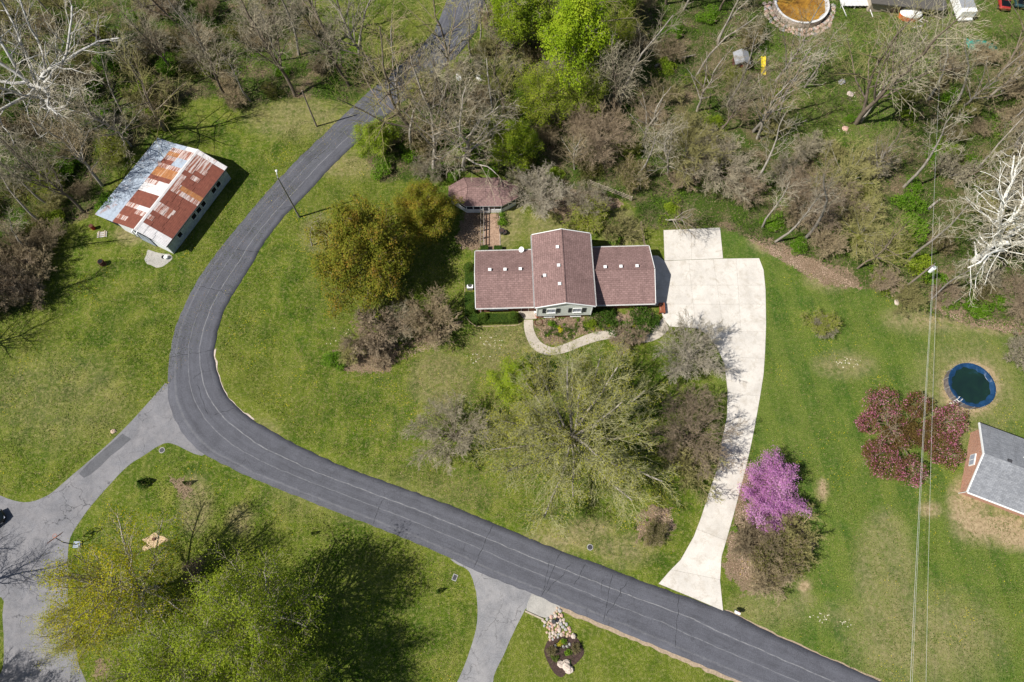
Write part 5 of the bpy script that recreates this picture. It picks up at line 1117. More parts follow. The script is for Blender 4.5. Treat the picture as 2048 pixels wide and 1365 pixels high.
# bare shrubs, about 3.5 m high, 3 m radius
def stems_fan(seed, n, L, r, spread):
    rs = random.Random(seed); out = []
    for k in range(n): a = 2*math.pi*k/n+rs.uniform(-.4, .4); s_ = spread*rs.uniform(.3, 1.1); out.append(((rs.uniform(-.25, .25), rs.uniform(-.25, .25), -.1), (math.cos(a)*s_, math.sin(a)*s_, 1), L*rs.uniform(.75, 1.1), r))
    return out
for i, (tw, n, sp) in enumerate((('twig_brown', 11, 1.0), ('twig_grey', 10, 1.2), ('twig_olive', 11, .9), ('twig_purple', 12, 1.1))):
    S, T = grow(80+i, stems_fan(80+i, n+3, 3.3, .045, sp), [9, 8, 5], [.44, .46, .5], [R(38), R(42), R(40)], [5, 3, 2, 1], .10, [.0, -.01, .0], rmin=.0125, start=.3)
    make_kind('bush%d' % i, 'bare_shrub', S, T, 'twig_brown' if i != 1 else 'bark_grey', tw, cut=0, tsides=4)
    if i in (0, 2):
        make_kind('budbush%d' % i, 'budding_shrub', S, T, 'twig_brown', tw, leaf_mesh('foliage', tips_leaves(T[::2], 2, .15, i), .11, 'leaf_pale' if i else 'leaf_olive', i), cut=0, tsides=4)
# round-headed small lawn trees with dense fine twigs
def roundtree(key, seed, bk, tw, H, rad, leaves=None, dens=1.0, name='bare_tree', jit=.1):
    rs = random.Random(seed); st = [((0, 0, -.1), (.03, .02, 1), H*.28, .11*H/8)]; top = (0, 0, H*.22); n = 15
    for k in range(n): a = 2.4*k; s_ = (.2+1.7*(k/n)); st.append((top, (math.cos(a)*s_, math.sin(a)*s_, 1), rad*(.78+.2*rs.random())*(1.0 if k > 3 else .9), .055*H/8))
    S, T = grow(seed, st, [int(11*dens), 8, 5], [.42, .46, .5], [R(36), R(40), R(40)], [6, 4, 2, 1], jit, [.01, -.01, .0], rmin=.0125, start=.25)
    make_kind(key, name, S, T, bk, tw, leaves(T) if leaves else None, cut=0)
roundtree('round_brown', 101, 'bark_brown', 'twig_purple', 8, 6.4, dens=1.3); roundtree('round_grey', 102, 'bark_grey', 'twig_pale', 7, 5.8, dens=1.2); roundtree('round_olive', 104, 'bark_grey', 'twig_olive', 8, 6.0, dens=.85); roundtree('round_small', 103, 'bark_brown', 'twig_grey', 8, 5.6)
# big spreading tree in the middle of the lawn, budding yellow-green
rs = random.Random(7); st = [((0, 0, -.2), (0, 0, 1), 6.0, .42)]
for k in range(22):
    a = 2.4*k+.4; f = k/21; s_ = .25+2.1*(1-f); st.append(((0, 0, 2.6+f*3.2), (math.cos(a)*s_, math.sin(a)*s_, .8), 11.5*(.86+.22*rs.random())*(1-.18*f), .17))
S, T = grow(7, st, [13, 9, 6], [.44, .42, .46, .5], [R(32), R(36), R(38), R(38)], [8, 5, 3, 2], .06, [.02, .0, .0, .0], rmin=.0125, start=.22, rr=.5)
bt = [t_ for t_ in T if mnoise.noise((t_[0]*.25, t_[1]*.25, t_[2]*.2)) > -.2][::2]
make_kind('lawn_giant', 'budding_tree', S, T, 'bark_grey', 'twig_moss', leaf_mesh('foliage', tips_leaves(bt, 3, .2, 3), .14, 'leaf_bud', 5), cut=0)
print('giant segs', len(S), len(T))
# white sycamores
for i in range(2):
    rs = random.Random(30+i); st = [((0, 0, -.2), (.05, 0, 1), 6.5, .42)]
    for k in range(11):
        a = 2*math.pi*k/11+rs.uniform(-.25, .25); s_ = rs.uniform(.5, 2.2); st.append(((.1, 0, 3.6+rs.random()*2.6), (math.cos(a)*s_, math.sin(a)*s_, 1), rs.uniform(9, 14), .19))
    S, T = grow(30+i, st, [11, 7, 4], [.40, .46, .5], [R(50), R(48), R(40)], [10, 7, 4, 2], .18, [.01, .01, .0], rmin=.017, start=.15, rr=.42)
    make_kind('sycamore%d' % i, 'sycamore', S, T, 'bark_white', 'twig_pale', cut=1)
# leafing trees
def leaftree(key, seed, name, bk, tw, H, rad, matl, lsize, per, spread, trunk=.25, tint=.45, tall=1.0, extra=0, n=15, cnt=(8, 6), cut=0):
    rs = random.Random(seed); st = [((0, 0, -.1), (.02, .02, 1), H*.60, .11+.012*H)]
    for k in range(n):
        a = 2.4*k+seed; f = k/(n-1); s_ = (.5+1.1*(1-f))/tall; st.append(((0, 0, H*(trunk+f*.42)), (math.cos(a)*s_, math.sin(a)*s_, .8), rad*(1.05-.38*f)*rs.uniform(.85, 1.1)*(1 if tall == 1 else 1.1), .06+.004*H))
    S, T = grow(seed, st, list(cnt), [.42, .5], [R(38), R(42)], [6, 4, 3], .1, [.05, .03, .01], rmin=.015, start=.2, rr=.5)
    C_ = tips_leaves(T, per, spread, seed)
    make_kind(key, name, S, T, bk, tw, leaf_mesh('foliage', C_, lsize, matl, seed, tintscale=tint), cut=cut)
    print(key, len(T), len(C_))
leaftree('amber', 201, 'leafing_tree', 'bark_brown', 'twig_brown', 14, 7.4, 'leaf_amber', .20, 24, .42, n=24, cnt=(9, 7), trunk=.10)
leaftree('spring', 202, 'leafing_tree', 'bark_grey', 'twig_grey', 11, 5.2, 'leaf_spring', .18, 20, .36, n=18)
leaftree('lime', 203, 'leafing_tree', 'bark_grey', 'twig_grey', 16, 5.0, 'leaf_lime', .19, 22, .36, tall=2.0, n=20, trunk=.2)
leaftree('pale', 204, 'leafing_tree', 'bark_grey', 'twig_grey', 16, 8.4, 'leaf_pale', .18, 10, .5, n=26, cnt=(10, 7), trunk=.16)
leaftree('gold', 205, 'leafing_tree', 'bark_grey', 'twig_grey', 15, 8.2, 'leaf_gold', .16, 7, .42, n=24, cnt=(10, 7), trunk=.18)
leaftree('olive', 206, 'leafing_tree', 'bark_brown', 'twig_olive', 12, 5.5, 'leaf_pale', .16, 11, .42, n=18)
# redbud
rs = random.Random(9); st = []
for k in range(18): a = 2.4*k; s_ = .15+1.5*(k/18); st.append(((0, 0, .6), (math.cos(a)*s_, math.sin(a)*s_*1.15, 1), 4.3*rs.uniform(.8, 1.1), .07))
st.append(((0, 0, -.1), (0, 0, 1), 1.6, .16))
S, T = grow(9, st, [9, 7], [.4, .46], [R(38), R(42)], [6, 4, 3], .12, [.02, .01, .0], rmin=.014, start=.15)
C_ = np.array([(a[4], a[5], a[6]) for a in S if a[8] >= 1]); C_ = np.repeat(C_, 7, 0)+rng.normal(0, .17, (len(C_)*7, 3)); print('redbud', len(C_))
make_kind('redbud', 'redbud_tree', S, T, 'bark_brown', 'twig_purple', leaf_mesh('foliage', C_, .10, 'petal_purple', 9), cut=0)
# green shrubs
def leafball(seed, rad, h, n, lumps=9):
    r_ = np.random.default_rng(seed); C_ = []
    cs = [(r_.normal(0, rad*.42), r_.normal(0, rad*.42), h*r_.uniform(.3, .75), rad*r_.uniform(.35, .6)) for _ in range(lumps)]
    for k in range(n):
        c = cs[r_.integers(lumps)]; v = r_.normal(size=3); v /= np.linalg.norm(v); q = c[3]*r_.uniform(.7, 1.05); C_.append((c[0]+v[0]*q, c[1]+v[1]*q, max(.05, c[2]+v[2]*q*.75)))
    return np.array(C_)
for i, (mt, n) in enumerate((('leaf_bright', 3400), ('leaf_deep', 3200), ('leaf_spring', 2800), ('leaf_olive', 2400))):
    S, T = grow(300+i, stems_fan(300+i, 7, 1.6, .035, 1.0), [5, 4], [.5, .5], [R(38), R(42)], [4, 3, 2], .14, [.0, .0], rmin=.011, start=.2)
    make_kind('shrub%d' % i, 'leafy_shrub', S, T, 'twig_brown', 'twig_brown', leaf_mesh('foliage', leafball(300+i, 1.6, 1.7, n, 14), .15, mt, 300+i), cut=0, tsides=4)
S, T = grow(320, stems_fan(320, 10, 1.0, .02, 1.5), [3], [.5], [R(40)], [4, 2], .2, [-.02, 0], rmin=.01)
for i, mt in enumerate(('leaf_bright', 'leaf_hedge', 'daffodil', 'leaf_deep')): make_kind('plant%d' % i, 'garden_plant', S, T, 'leaf_hedge' if i != 1 else 'twig_brown', 'leaf_hedge', leaf_mesh('foliage', leafball(330+i, .5, .5, 420, 6), .10 if i < 2 else .08, mt, 330+i), cut=0, tsides=3)

PC = lambda px, py, z: at(px, py, z)
# --- individual trees and shrubs of the lawns
place('amber', PC(727, 500, 7.2), (.98, 1.16, .95), 'large dense amber-green leafing tree on the lawn inside the road bend', 'tree', rz=0)
place('amber', PC(846, 425, 4.8), (.66, .66, .66), 'smaller amber-green leafing tree between the large one and the pavilion', 'tree', rz=2.4)
place('slim1', at(624, 492), .52, 'thin little bare tree behind the lamp post at the edge of the amber tree', 'tree')
place('bush3', PC(748, 672, 1.8), 1.38, 'wide leafless brown shrub, left one of the pair below the amber tree', 'shrub', 'brown lawn shrubs'); place('bush0', PC(868, 640, 1.8), 1.3, 'wide leafless brown shrub, right one of the pair next to the hedge bed', 'shrub', 'brown lawn shrubs')
place('bush1', PC(805, 652, 1.5), .85, 'greyish leafless shrub squeezed between the two wide brown ones', 'shrub'); place('bush2', PC(705, 705, 1), .72, 'small olive leafless shrub under the left wide brown one', 'shrub'); place('bush3', PC(765, 715, .8), .55, 'low brown brush at the foot of the left wide brown shrub', 'shrub')
place('shrub0', PC(668, 718, 1), (1.0, 1.15, 1), 'bright green leafy shrub at the left end of the brown shrubs', 'shrub'); place('shrub3', PC(800, 600, 1), .8, 'low olive shrub under the lower edge of the large amber tree', 'shrub')
place('round_small', at(912, 880), (1.0, 1.0, .95), 'bare grey round-headed tree standing alone on the front lawn', 'tree', rz=1)
place('lawn_giant', at(1137, 893), (1.02, 1.02, 1.0), 'giant wide bare tree with yellow-green buds in the middle of the front lawn', 'tree', rz=.7)
place('spring', PC(1030, 765, 3), (.62, .62, .5), 'low bright green leafing tree under the left side of the giant one', 'tree'); place('shrub1', PC(1085, 740, 1), (1.2, 1.2, 1.5), 'dark evergreen shrub beneath the upper left branches of the giant tree', 'shrub')
place('round_brown', PC(1385, 868, 4.0), (.98, 1.0, .85), 'round leafless reddish-brown tree leaning over the driveway', 'tree', rz=2); place('bush2', PC(1375, 935, 1.5), 1.2, 'olive-brown leafless shrub below the round reddish-brown tree', 'shrub')
place('round_grey', PC(1383, 706, 3.4), (.93, .93, .8), 'silvery bare weeping tree at the inner curve of the driveway', 'tree', rz=.3)
place('bush3', PC(1243, 684, .9), (.75, .6, .55), 'small purplish bare shrub hanging over the curved walk', 'shrub'); place('bush3', PC(1275, 672, .9), (.5, .5, .5), 'smaller purplish bare shrub right beside the other over the curved walk', 'shrub')
place('redbud', PC(1536, 985, 2.6), (1.08, 1.22, 1.0), 'redbud tree in full purple-pink bloom beside the lower driveway', 'tree', rz=0)
for px, py, s_, k, lab in ((1498, 1085, 1.0, 'bush0', 'brown brushy shrub directly below the redbud by the driveway'), (1590, 1085, 1.02, 'bush2', 'rightmost brown brushy shrub below the redbud'), (1545, 1115, 1.05, 'budbush0', 'middle brown brushy shrub with tiny olive leaves below the redbud'), (1528, 1155, .95, 'bush0', 'lowest brown brushy shrub below the redbud, nearest the mailbox')): place(k, PC(px, py, 1.4), s_, lab, 'shrub', 'brush below the redbud')
place('plant0', at(1472, 1057), 1.2, 'small green plant at the driveway edge left of the brush', 'plant'); place('plant1', at(1494, 1001), .8, 'tiny green plant at the driveway edge under the redbud', 'plant')
place('budbush2', PC(1643, 648, 1), (.72, .72, .6), 'round olive shrub alone on the lawn right of the driveway', 'shrub'); place('bush1', PC(1643, 655, 1), (.55, .55, .5), 'grey twiggy shrub growing through the round olive one', 'shrub')
place('budbush0', PC(1313, 1066, .8), (.58, .5, .4), 'low brown twiggy shrub in the small island bed by the driveway', 'shrub')
place('bush1', PC(2065, 715, 2), 1.1, 'bare grey tree poking in from the right edge above the pool', 'tree')
for i, (px, py) in enumerate(((1292, 1042), (1303, 1048), (1277, 1040), (1270, 1055), (1318, 1050), (1285, 1078))): place('plant%d' % (i % 2), at(px, py), .55, 'small green perennial tuft in the island bed', 'plant', 'tufts in the island bed')
# crabapple with lobes
rs = random.Random(12); bx0, by0 = PC(1817, 872, 2.4); st = [((0, 0, -.1), (0, 0, 1), 1.6, .2)]; lob = []
for px, py, r_, pk in ((1764, 808, 2.5, .6), (1835, 812, 2.1, .15), (1900, 842, 2.5, .6), (1888, 900, 2.4, .45), (1768, 922, 2.5, .5), (1818, 942, 2.3, .5), (1805, 865, 2.2, .05), (1845, 868, 1.5, .1), (1735, 845, 1.6, .6), (1785, 875, 2.0, .2), (1855, 870, 2.2, .1), (1745, 900, 1.4, .3)):
    x, y = PC(px, py, 3.0); lob.append((x-bx0, y-by0, 3.0, r_, pk)); st.append(((0, 0, .9), (x-bx0, y-by0, 2.3), math.hypot(x-bx0, y-by0)+1.9, .10))
S, T = grow(12, st, [9, 6], [.35, .5], [R(45), R(42)], [6, 4, 2], .12, [.02, .01], rmin=.013, start=.3); CC = []; MI = []
r12 = np.random.default_rng(12)
for lx, ly, lz, r_, pk in lob:
    n = int(1500*r_); v = r12.normal(size=(n, 3)); v /= np.linalg.norm(v, axis=1, keepdims=True); q = r_*r12.uniform(.45, 1.05, n)**.7; wob = 1+.22*np.sin(v[:, 0]*5+lx)*np.sin(v[:, 1]*6+ly)
    P_ = np.stack([lx+v[:, 0]*q*wob, ly+v[:, 1]*q*wob, np.maximum(.6, lz+v[:, 2]*q*.62)], 1); CC.append(P_)
    keep = np.sin(P_[:, 0]*1.9+2)*np.sin(P_[:, 1]*1.7)+r12.normal(0, .35, n) > -.45; P_ = P_[keep]; CC[-1] = P_; n = len(P_); cl = np.sin(P_[:, 0]*2.1)*np.sin(P_[:, 1]*2.3+1)*.5+.25; MI.append((r12.random(n) < np.clip(pk*.95+cl*.4-.12, 0, .9)*.68).astype(int))
make_kind('crab', 'crabapple_tree', S, T, 'bark_brown', 'twig_purple', leaf_mesh('foliage', np.concatenate(CC), .17, ['leaf_bronze', 'petal_pink'], 12, mi=np.concatenate(MI)), cut=0)
place('crab', (bx0, by0), 1, 'wide crabapple tree with bronze leaves and pink blossom near the pool', 'tree', rz=0)
# clipped hedges and topiary
def clipped(name, xy, dims, label, n, rz=HR, ball=False, cat='hedge', grp=None):
    t = thing(name, (xy[0], xy[1], 0), rz, label, cat, grp); r_ = np.random.default_rng(int(abs(xy[0]*100)+n)); sx, sy, h = dims
    if ball:
        v = r_.normal(size=(n, 3)); v /= np.linalg.norm(v, axis=1, keepdims=True); C_ = np.stack([v[:, 0]*sx, v[:, 1]*sy, h/2+v[:, 2]*h/2], 1)+r_.normal(0, .025, (n, 3))
        b = MB(); b.cyl(0, 0, sx*.55, .05, h*.9, 'leaf_deep', 10, r2=sx*.45)
    else:
        C_ = []
        for k in range(n):
            f = r_.random()*(sx*sy+2*h*(sx+sy)*.6)
            if f < sx*sy: C_.append((r_.uniform(-sx, sx)/2, r_.uniform(-sy, sy)/2, h))
            elif r_.random() < sy/(sx+sy): C_.append((sx/2*r_.choice([-1, 1]), r_.uniform(-sy, sy)/2, r_.uniform(0, h)))
            else: C_.append((r_.uniform(-sx, sx)/2, sy/2*r_.choice([-1, 1]), r_.uniform(0, h)))
        C_ = np.array(C_)+r_.normal(0, .03, (n, 3)); b = MB(); b.box(-sx/2+.04, sx/2-.04, -sy/2+.04, sy/2-.04, 0, h-.04, 'leaf_deep')
    b.build('core', t); link('foliage', leaf_mesh('foliage', C_, .085, 'leaf_hedge', n, tintscale=.3), t)
clipped('hedge', PC(939, 556, .9), (1.35, 2.3, 1.0), 'clipped green hedge between the upper topiary ball and the air conditioner', 2600)
clipped('hedge', PC(940, 606, .9), (1.5, 3.4, 1.0), 'clipped green hedge below the air conditioner along the house side', 3600)
clipped('hedge', PC(996, 636, .9), (5.6, 1.35, 1.0), 'long clipped green hedge in front of the left wing window', 6000)
clipped('hedge', PC(950, 636, .8), (1.6, 1.3, .9), 'clipped green hedge corner at the lower left of the house', 1800, rz=R(-38))
clipped('hedge', PC(968.5, 496, .8), (1.15, .75, .9), 'left small square hedge block at the end of the paved path', 1100); clipped('hedge', PC(996, 496, .8), (1.2, .75, .9), 'right small square hedge block at the end of the paved path', 1100)
for px, py, r_, h, lab in ((937.5, 533, .78, 1.9, 'topmost rounded topiary bush at the upper left house corner'), (942.5, 615, .74, 1.7, 'rounded topiary bush at the lower left house corner'), (966, 633, .74, 1.8, 'left rounded topiary bush rising from the front hedge'), (1026.5, 631, .72, 2.1, 'right rounded topiary bush at the porch end of the front hedge')):
    clipped('topiary', PC(px, py, h*.75), (r_, r_, h), lab, 2600, ball=True, cat='topiary')
place('shrub1', PC(1205, 632, 1.2), (1.22, 1.05, 1.25), 'dark green bush at the right corner of the pale gable', 'shrub'); place('shrub1', PC(1283, 634, 1.2), (1.55, 1.3, 1.2), 'large dark green bush in front of the garage wing', 'shrub', rz=1.2); place('shrub1', PC(1296, 645, .7), (1.0, .9, .8), 'dark green bush at the walk side of the large garage bush', 'shrub')
place('shrub0', PC(1285, 660, .4), (.6, .45, .4), 'bright low green clump where the walk meets the bed', 'shrub'); place('shrub0', PC(1248, 648, .4), (.75, .4, .35), 'bright low green clump between the two dark bushes', 'shrub'); place('plant0', PC(1100, 652, .3), 1.5, 'round bright green plant alone in the front flower bed', 'plant')
place('shrub2', PC(1182, 645, .7), (.7, .6, .7), 'pale green twiggy bush against the gable wall corner', 'shrub')
rs = random.Random(23); FB = pl([(1085, 660), (1120, 645), (1175, 640), (1240, 650), (1285, 655), (1250, 658), (1180, 662), (1115, 688), (1090, 680)]); qa = np.array(FB); c = 0
while c < 46:
    p = (rs.uniform(*(qa[:, 0].min(), qa[:, 0].max())), rs.uniform(qa[:, 1].min(), qa[:, 1].max()))
    if inpoly(np.array([p[0]]), np.array([p[1]]), FB)[0]: place('plant%d' % rs.choice((0, 1, 2, 1, 3, 3, 1)), p, rs.uniform(.4, .85), 'small perennial plant in the front flower bed', 'plant', 'perennials in the front flower bed'); c += 1
for i, (px, py) in enumerate(((1003, 435), (1004, 446), (1008, 452), (1001, 441))): place('plant0', at(px, py), 1.3, 'green perennial at the right edge of the paved path', 'plant', 'perennials beside the paved path')
for px, py, k, s_, lab in ((1126, 1287, 'plant0', 1.0, 'lime green plant in the centre of the dark mulch bed'), (1119, 1289, 'plant2', .7, 'yellowish plant left of the lime one in the mulch bed'), (1101, 1301, 'budbush0', .2, 'left brown twiggy dwarf shrub in the mulch bed'), (1152, 1295, 'budbush0', .2, 'right brown twiggy dwarf shrub in the mulch bed'), (1108, 1314, 'plant1', 1.1, 'left green plant in the lower mulch bed'), (1137, 1310, 'plant0', 1.15, 'right green plant in the lower mulch bed')): place(k, at(px, py), s_, lab, 'plant')
for px, py, lab in ((1111, 1292, 'left pale flat stone in the mulch bed'), (1139, 1289, 'right pale flat stone in the mulch bed'), (1127, 1294, 'left small round stone under the lime plant'), (1134, 1293, 'right small round stone under the lime plant')):
    x, y = at(px, py); o = link('stone', ROCKS[3], None, (x, y, .12), px); o.scale = (.2, .16, .15); tag(o, lab, 'stone')
# small conifers and saplings
rsx = np.random.default_rng(3); n = 2600; hh = rsx.random(n)**.7; a_ = rsx.random(n)*6.283; rr_ = (1-hh)*rsx.uniform(.75, 1.05, n)*(1+.15*np.sin(a_*5+hh*14)); C_ = np.stack([rr_*np.cos(a_), rr_*np.sin(a_), hh*2.4+.1], 1)
S, T = grow(400, [((0, 0, -.05), (0, 0, 1), 2.4, .05)], [14], [.35], [R(75)], [5, 2], .02, [0, -.02], rmin=.01, start=.1)
make_kind('conifer', 'conifer', S, T, 'bark_brown', 'twig_brown', leaf_mesh('foliage', C_, .13, 'leaf_deep', 4), cut=0)
place('conifer', at(289, 968), (.85, .85, .8), 'small dark conifer alone on the lower left lawn', 'tree'); place('conifer', at(376, 968), (.4, .4, .7), 'tiny thin conifer in the mulch patch by the road', 'tree'); place('conifer', at(627, 1068), (.3, .3, .55), 'tiny conifer seedling with brown ring below the main road', 'tree'); place('conifer', at(878, 1183), (.35, .35, .6), 'tiny conifer seedling near the side lane corner', 'tree')
place('bush3', PC(385, 1142, .8), (.5, .5, .4), 'low purplish shrub between the two lower left trees', 'shrub')
# bottom left trees
place('gold', PC(232, 1172, 9.5), (1.0, 1.0, 1.05), 'yellow-gold leafing tree overhanging the grey lane', 'tree', rz=1.0); place('gold', PC(165, 1250, 7.5), (.62, .62, .8), 'smaller golden tree right at the lane edge below the yellow-gold one', 'tree', rz=3)
place('pale', PC(500, 1240, 11), (.98, .98, 1.15), 'pale green leafing tree, large one nearest the main road in the lower left', 'tree', rz=2.0); place('pale', PC(370, 1330, 9.5), (.95, .95, 1.0), 'pale green leafing tree at the bottom edge left of the large one', 'tree', rz=4.2); place('pale', PC(560, 1400, 9), (.8, .8, 1.0), 'pale green leafing tree cut by the bottom edge', 'tree', rz=5.2)
place('pale', PC(270, 1400, 6), (.7, .7, .8), 'pale green leafing tree in the bottom edge beside the lane', 'tree', rz=.2)
OFF = ('level with the lower left wood edge', 'level with the left lawn', 'level with the barrel', 'level with the basketball hoop', 'far left of the basketball hoop', 'left of the lower lane end', 'below the lower lane end', 'below the pale green trees')
for i, (px, py, s_, k) in enumerate(((-20, 628, .95, 'tall0'), (-75, 700, .9, 'tall1'), (-80, 560, .9, 'tall3'), (-60, 1170, .7, 'tall0'), (-110, 1130, .7, 'tall1'), (-60, 1398, .75, 'round_brown'), (20, 1440, .8, 'round_small'), (620, 1520, .9, 'tall2'))):
    place(k, at(px, py), s_, 'bare tree beyond the picture edge, ' + OFF[i], 'tree', 'shadow-casting trees beyond the picture edge')

place('tall1', at(1332, 440), (.55, .55, .55), 'leaning bare tree overhanging the upper concrete pad', 'tree', rz=0, lean=(.55, .25))
place('budbush2', PC(1178, 440, 1.5), 1.0, 'olive twiggy shrub behind the centre block of the house', 'shrub'); place('bush2', PC(1238, 462, 1.5), .85, 'olive-brown leafless shrub on the back lawn left of the dark rail fence', 'shrub')
# --- the woods
ORD = ['nearest', 'second nearest', 'third nearest', 'fourth nearest', 'fifth nearest', 'sixth nearest', 'seventh nearest', 'eighth nearest', 'ninth nearest', 'tenth nearest', 'eleventh nearest', 'twelfth nearest', 'thirteenth nearest', 'fourteenth nearest', 'fifteenth nearest', 'sixteenth nearest', 'seventeenth nearest', 'eighteenth nearest', 'nineteenth nearest', 'twentieth nearest'] + ['%d-th nearest' % i for i in range(21, 60)]
LM = [(n_, at(*p)) for n_, p in (('the rusty barn', (290, 400)), ('the left white sycamore', (110, 225)), ('the twin bare trees by the road', (895, 340)), ('the lone wooden pole', (633, 253)), ('the garden pavilion', (965, 400)), ('the lime green column tree', (1160, 170)), ('the dark red playhouse', (1480, 143)), ('the split-rail fence', (1215, 385)), ('the upper concrete pad', (1385, 470)), ('the brown round pool', (1604, 40)), ('the utility pole', (1803, 580)), ('the right white sycamore', (1975, 520)), ('the green tarp', (1965, 95)), ('the top left corner', (60, 30)))]
pend = []
def later(key, xy, sc, desc, cat, group, **kw): pend.append((key, xy, sc, desc, cat, group, kw))
def flush():
    from collections import defaultdict
    g = defaultdict(list)
    for p in pend:
        j = min(range(len(LM)), key=lambda q: math.dist(LM[q][1], p[1])); g[(p[3], j)].append((math.dist(LM[j][1], p[1]), p))
    for (desc, j), L_ in g.items():
        L_.sort(key=lambda q: q[0])
        for i, (d_, p) in enumerate(L_):
            lab = '%s, %s to %s' % (desc, ORD[i], LM[j][0]) if len(L_) > 1 else '%s in the wood near %s' % (desc, LM[j][0])
            place(p[0], p[1], p[2], lab, p[4], p[5], **p[6])
OUTP = resample(smooth_line(OUT), 160); INNP = resample(smooth_line(INN), 160); RC = (OUTP+INNP)/2
BLK = [((7.2, 44), 17), ((GO[0], GO[1]), 6.5), (at(320, 400), 10.5), (at(1390, 490), 5.5), (at(1604, 0), 8.5), (at(1480, 135), 3.0), (at(1527, 143), 2.5), (at(1817, 20), 7), (at(1925, 25), 4), (at(1715, 5), 5), (at(2020, 5), 5), (at(1965, 95), 3), (at(265, 450), 8), (at(1225, 388), 3.2)]
GRASSY = [pl([(640, -80), (880, -80), (860, 60), (800, 110), (700, 105), (660, 60)])]
def okpos(x, y, road=4.4, blk=1.0):
    if np.hypot(RC[:, 0]-x, RC[:, 1]-y).min() < road: return False
    return all(math.dist(c, (x, y)) > r_*blk for c, r_ in BLK)
WL = [WOOD_L, WOOD_C]
def inwood(x, y): return any(inpoly(np.array([x]), np.array([y]), P_)[0] for P_ in WL)
def inany(x, y, L_): return any(inpoly(np.array([x]), np.array([y]), P_)[0] for P_ in L_)
named = [('sycamore0', at(125, 240), 1.3, 'huge white-barked sycamore with crooked limbs at the upper left', dict(rz=1.2)), ('sycamore1', PC(2000, 485, 6), 1.12, 'huge white-barked sycamore with tangled limbs at the right edge', dict(rz=2.2)),
         ('tall0', at(591, 193), 1.18, 'big dark-trunked bare tree at the wood edge left of the wooden pole', dict(rz=2)), ('tall2', at(664, 88), 1.2, 'tall bare tree on the grass strip left of the road at the top', dict(rz=1)),
         ('tall1', at(868, 349), 1.4, 'left of the twin bare trees with round twiggy crowns by the road', dict(rz=0)), ('tall3', at(927, 340), 1.3, 'right of the twin bare trees with round twiggy crowns by the road', dict(rz=3)),
         ('tall0', at(1712, 247), 1.5, 'tall bare tree with long shadow in the scrub right of the playhouse', dict(rz=4)), ('tall2', at(1720, 238), 1.15, 'second bare trunk rising beside the tall one with the long shadow', dict(rz=1)), ('tall1', at(1548, 170), 1.0, 'bare tree in front of the yellow slide', dict(rz=5)), ('slim0', at(1555, 238), .95, 'thin pale bare tree with a straight shadow in the green scrub', dict(rz=1)),
         ('tall3', at(1335, 350), .8, 'ivy-trunked bare tree above the fence end', dict(rz=1.5)), ('round_grey', PC(1085, 390, 3.2), (.8, .8, .8), 'spreading bare grey tree just right of the pavilion', dict(rz=1)), ('round_small', PC(1170, 400, 3.5), (.62, .62, .7), 'small bare tree over the pinkish litter behind the house', dict(rz=4)),
         ('lime', PC(1150, 105, 8.5), (1.12, 1.3, 1.1), 'lime green leafing column-shaped tree at the top centre', dict(rz=0)), ('spring', PC(1050, 55, 6), (1.05, 1.05, 1.1), 'fresh yellow-green leafing tree left of the lime green column', dict(rz=1)), ('lime', PC(1020, 20, 8), (.7, .7, .85), 'narrow lime leafing tree at the top edge beside the road', dict(rz=2)),
         ('olive', PC(1078, 200, 6), (1.05, 1.05, 1.0), 'broad olive-green leafing tree above the bare ones behind the pavilion', dict(rz=0)), ('olive', PC(1160, 190, 5.5), (.95, .95, .95), 'olive-green leafing tree directly below the lime column', dict(rz=2)), ('spring', PC(1035, 300, 4), (.72, .72, .72), 'bright small leafing tree behind the pavilion', dict(rz=3)), ('olive', PC(990, 260, 4), (.6, .6, .7), 'small olive leafing tree between the twin bare trees and the bright one', dict(rz=5)),
         ('spring', PC(755, 285, 3), (.62, .72, .55), 'bright green leafy tree at the roadside left of the twin bare trees', dict(rz=2)), ('shrub0', PC(765, 335, 1), 1.25, 'bright green shrub at the lawn corner below the roadside leafy tree', dict(rz=1)), ('spring', PC(1240, 10, 5), (.7, .7, .8), 'yellow-green leafing tree at the top edge right of the lime column', dict(rz=2)),
         ('olive', PC(1245, 60, 5), (.5, .5, .7), 'slender olive leafing tree right of the lime column', dict(rz=1)), ('round_olive', PC(1700, 350, 3), (1.15, 1.0, .7), 'broad twiggy bare olive-brown tree in the middle right scrub', dict(rz=1)), ('round_brown', PC(1640, 400, 3), (1.0, 1.0, .7), 'broad twiggy bare brown tree above the leaf-litter bank', dict(rz=3)), ('round_olive', PC(1730, 460, 3), (1.0, .9, .65), 'broad twiggy bare olive-brown tree left of the utility pole', dict(rz=5)),
         ('round_olive', PC(1380, 300, 4), (1.1, 1.1, 1.0), 'wide olive-twigged bare tree above the concrete pad', dict(rz=2)), ('tall1', PC(1300, 240, 6), (.9, .9, .85), 'brown-twigged bare tree left of and above the concrete pad', dict(rz=4)), ('round_small', PC(1440, 330, 4), (1.1, 1.1, .9), 'greyish bare tree right of and above the concrete pad', dict(rz=3)), ('round_brown', PC(1200, 280, 4), (.9, .9, 1.0), 'reddish-brown bare tree below the olive-green leafing trees', dict(rz=3))]
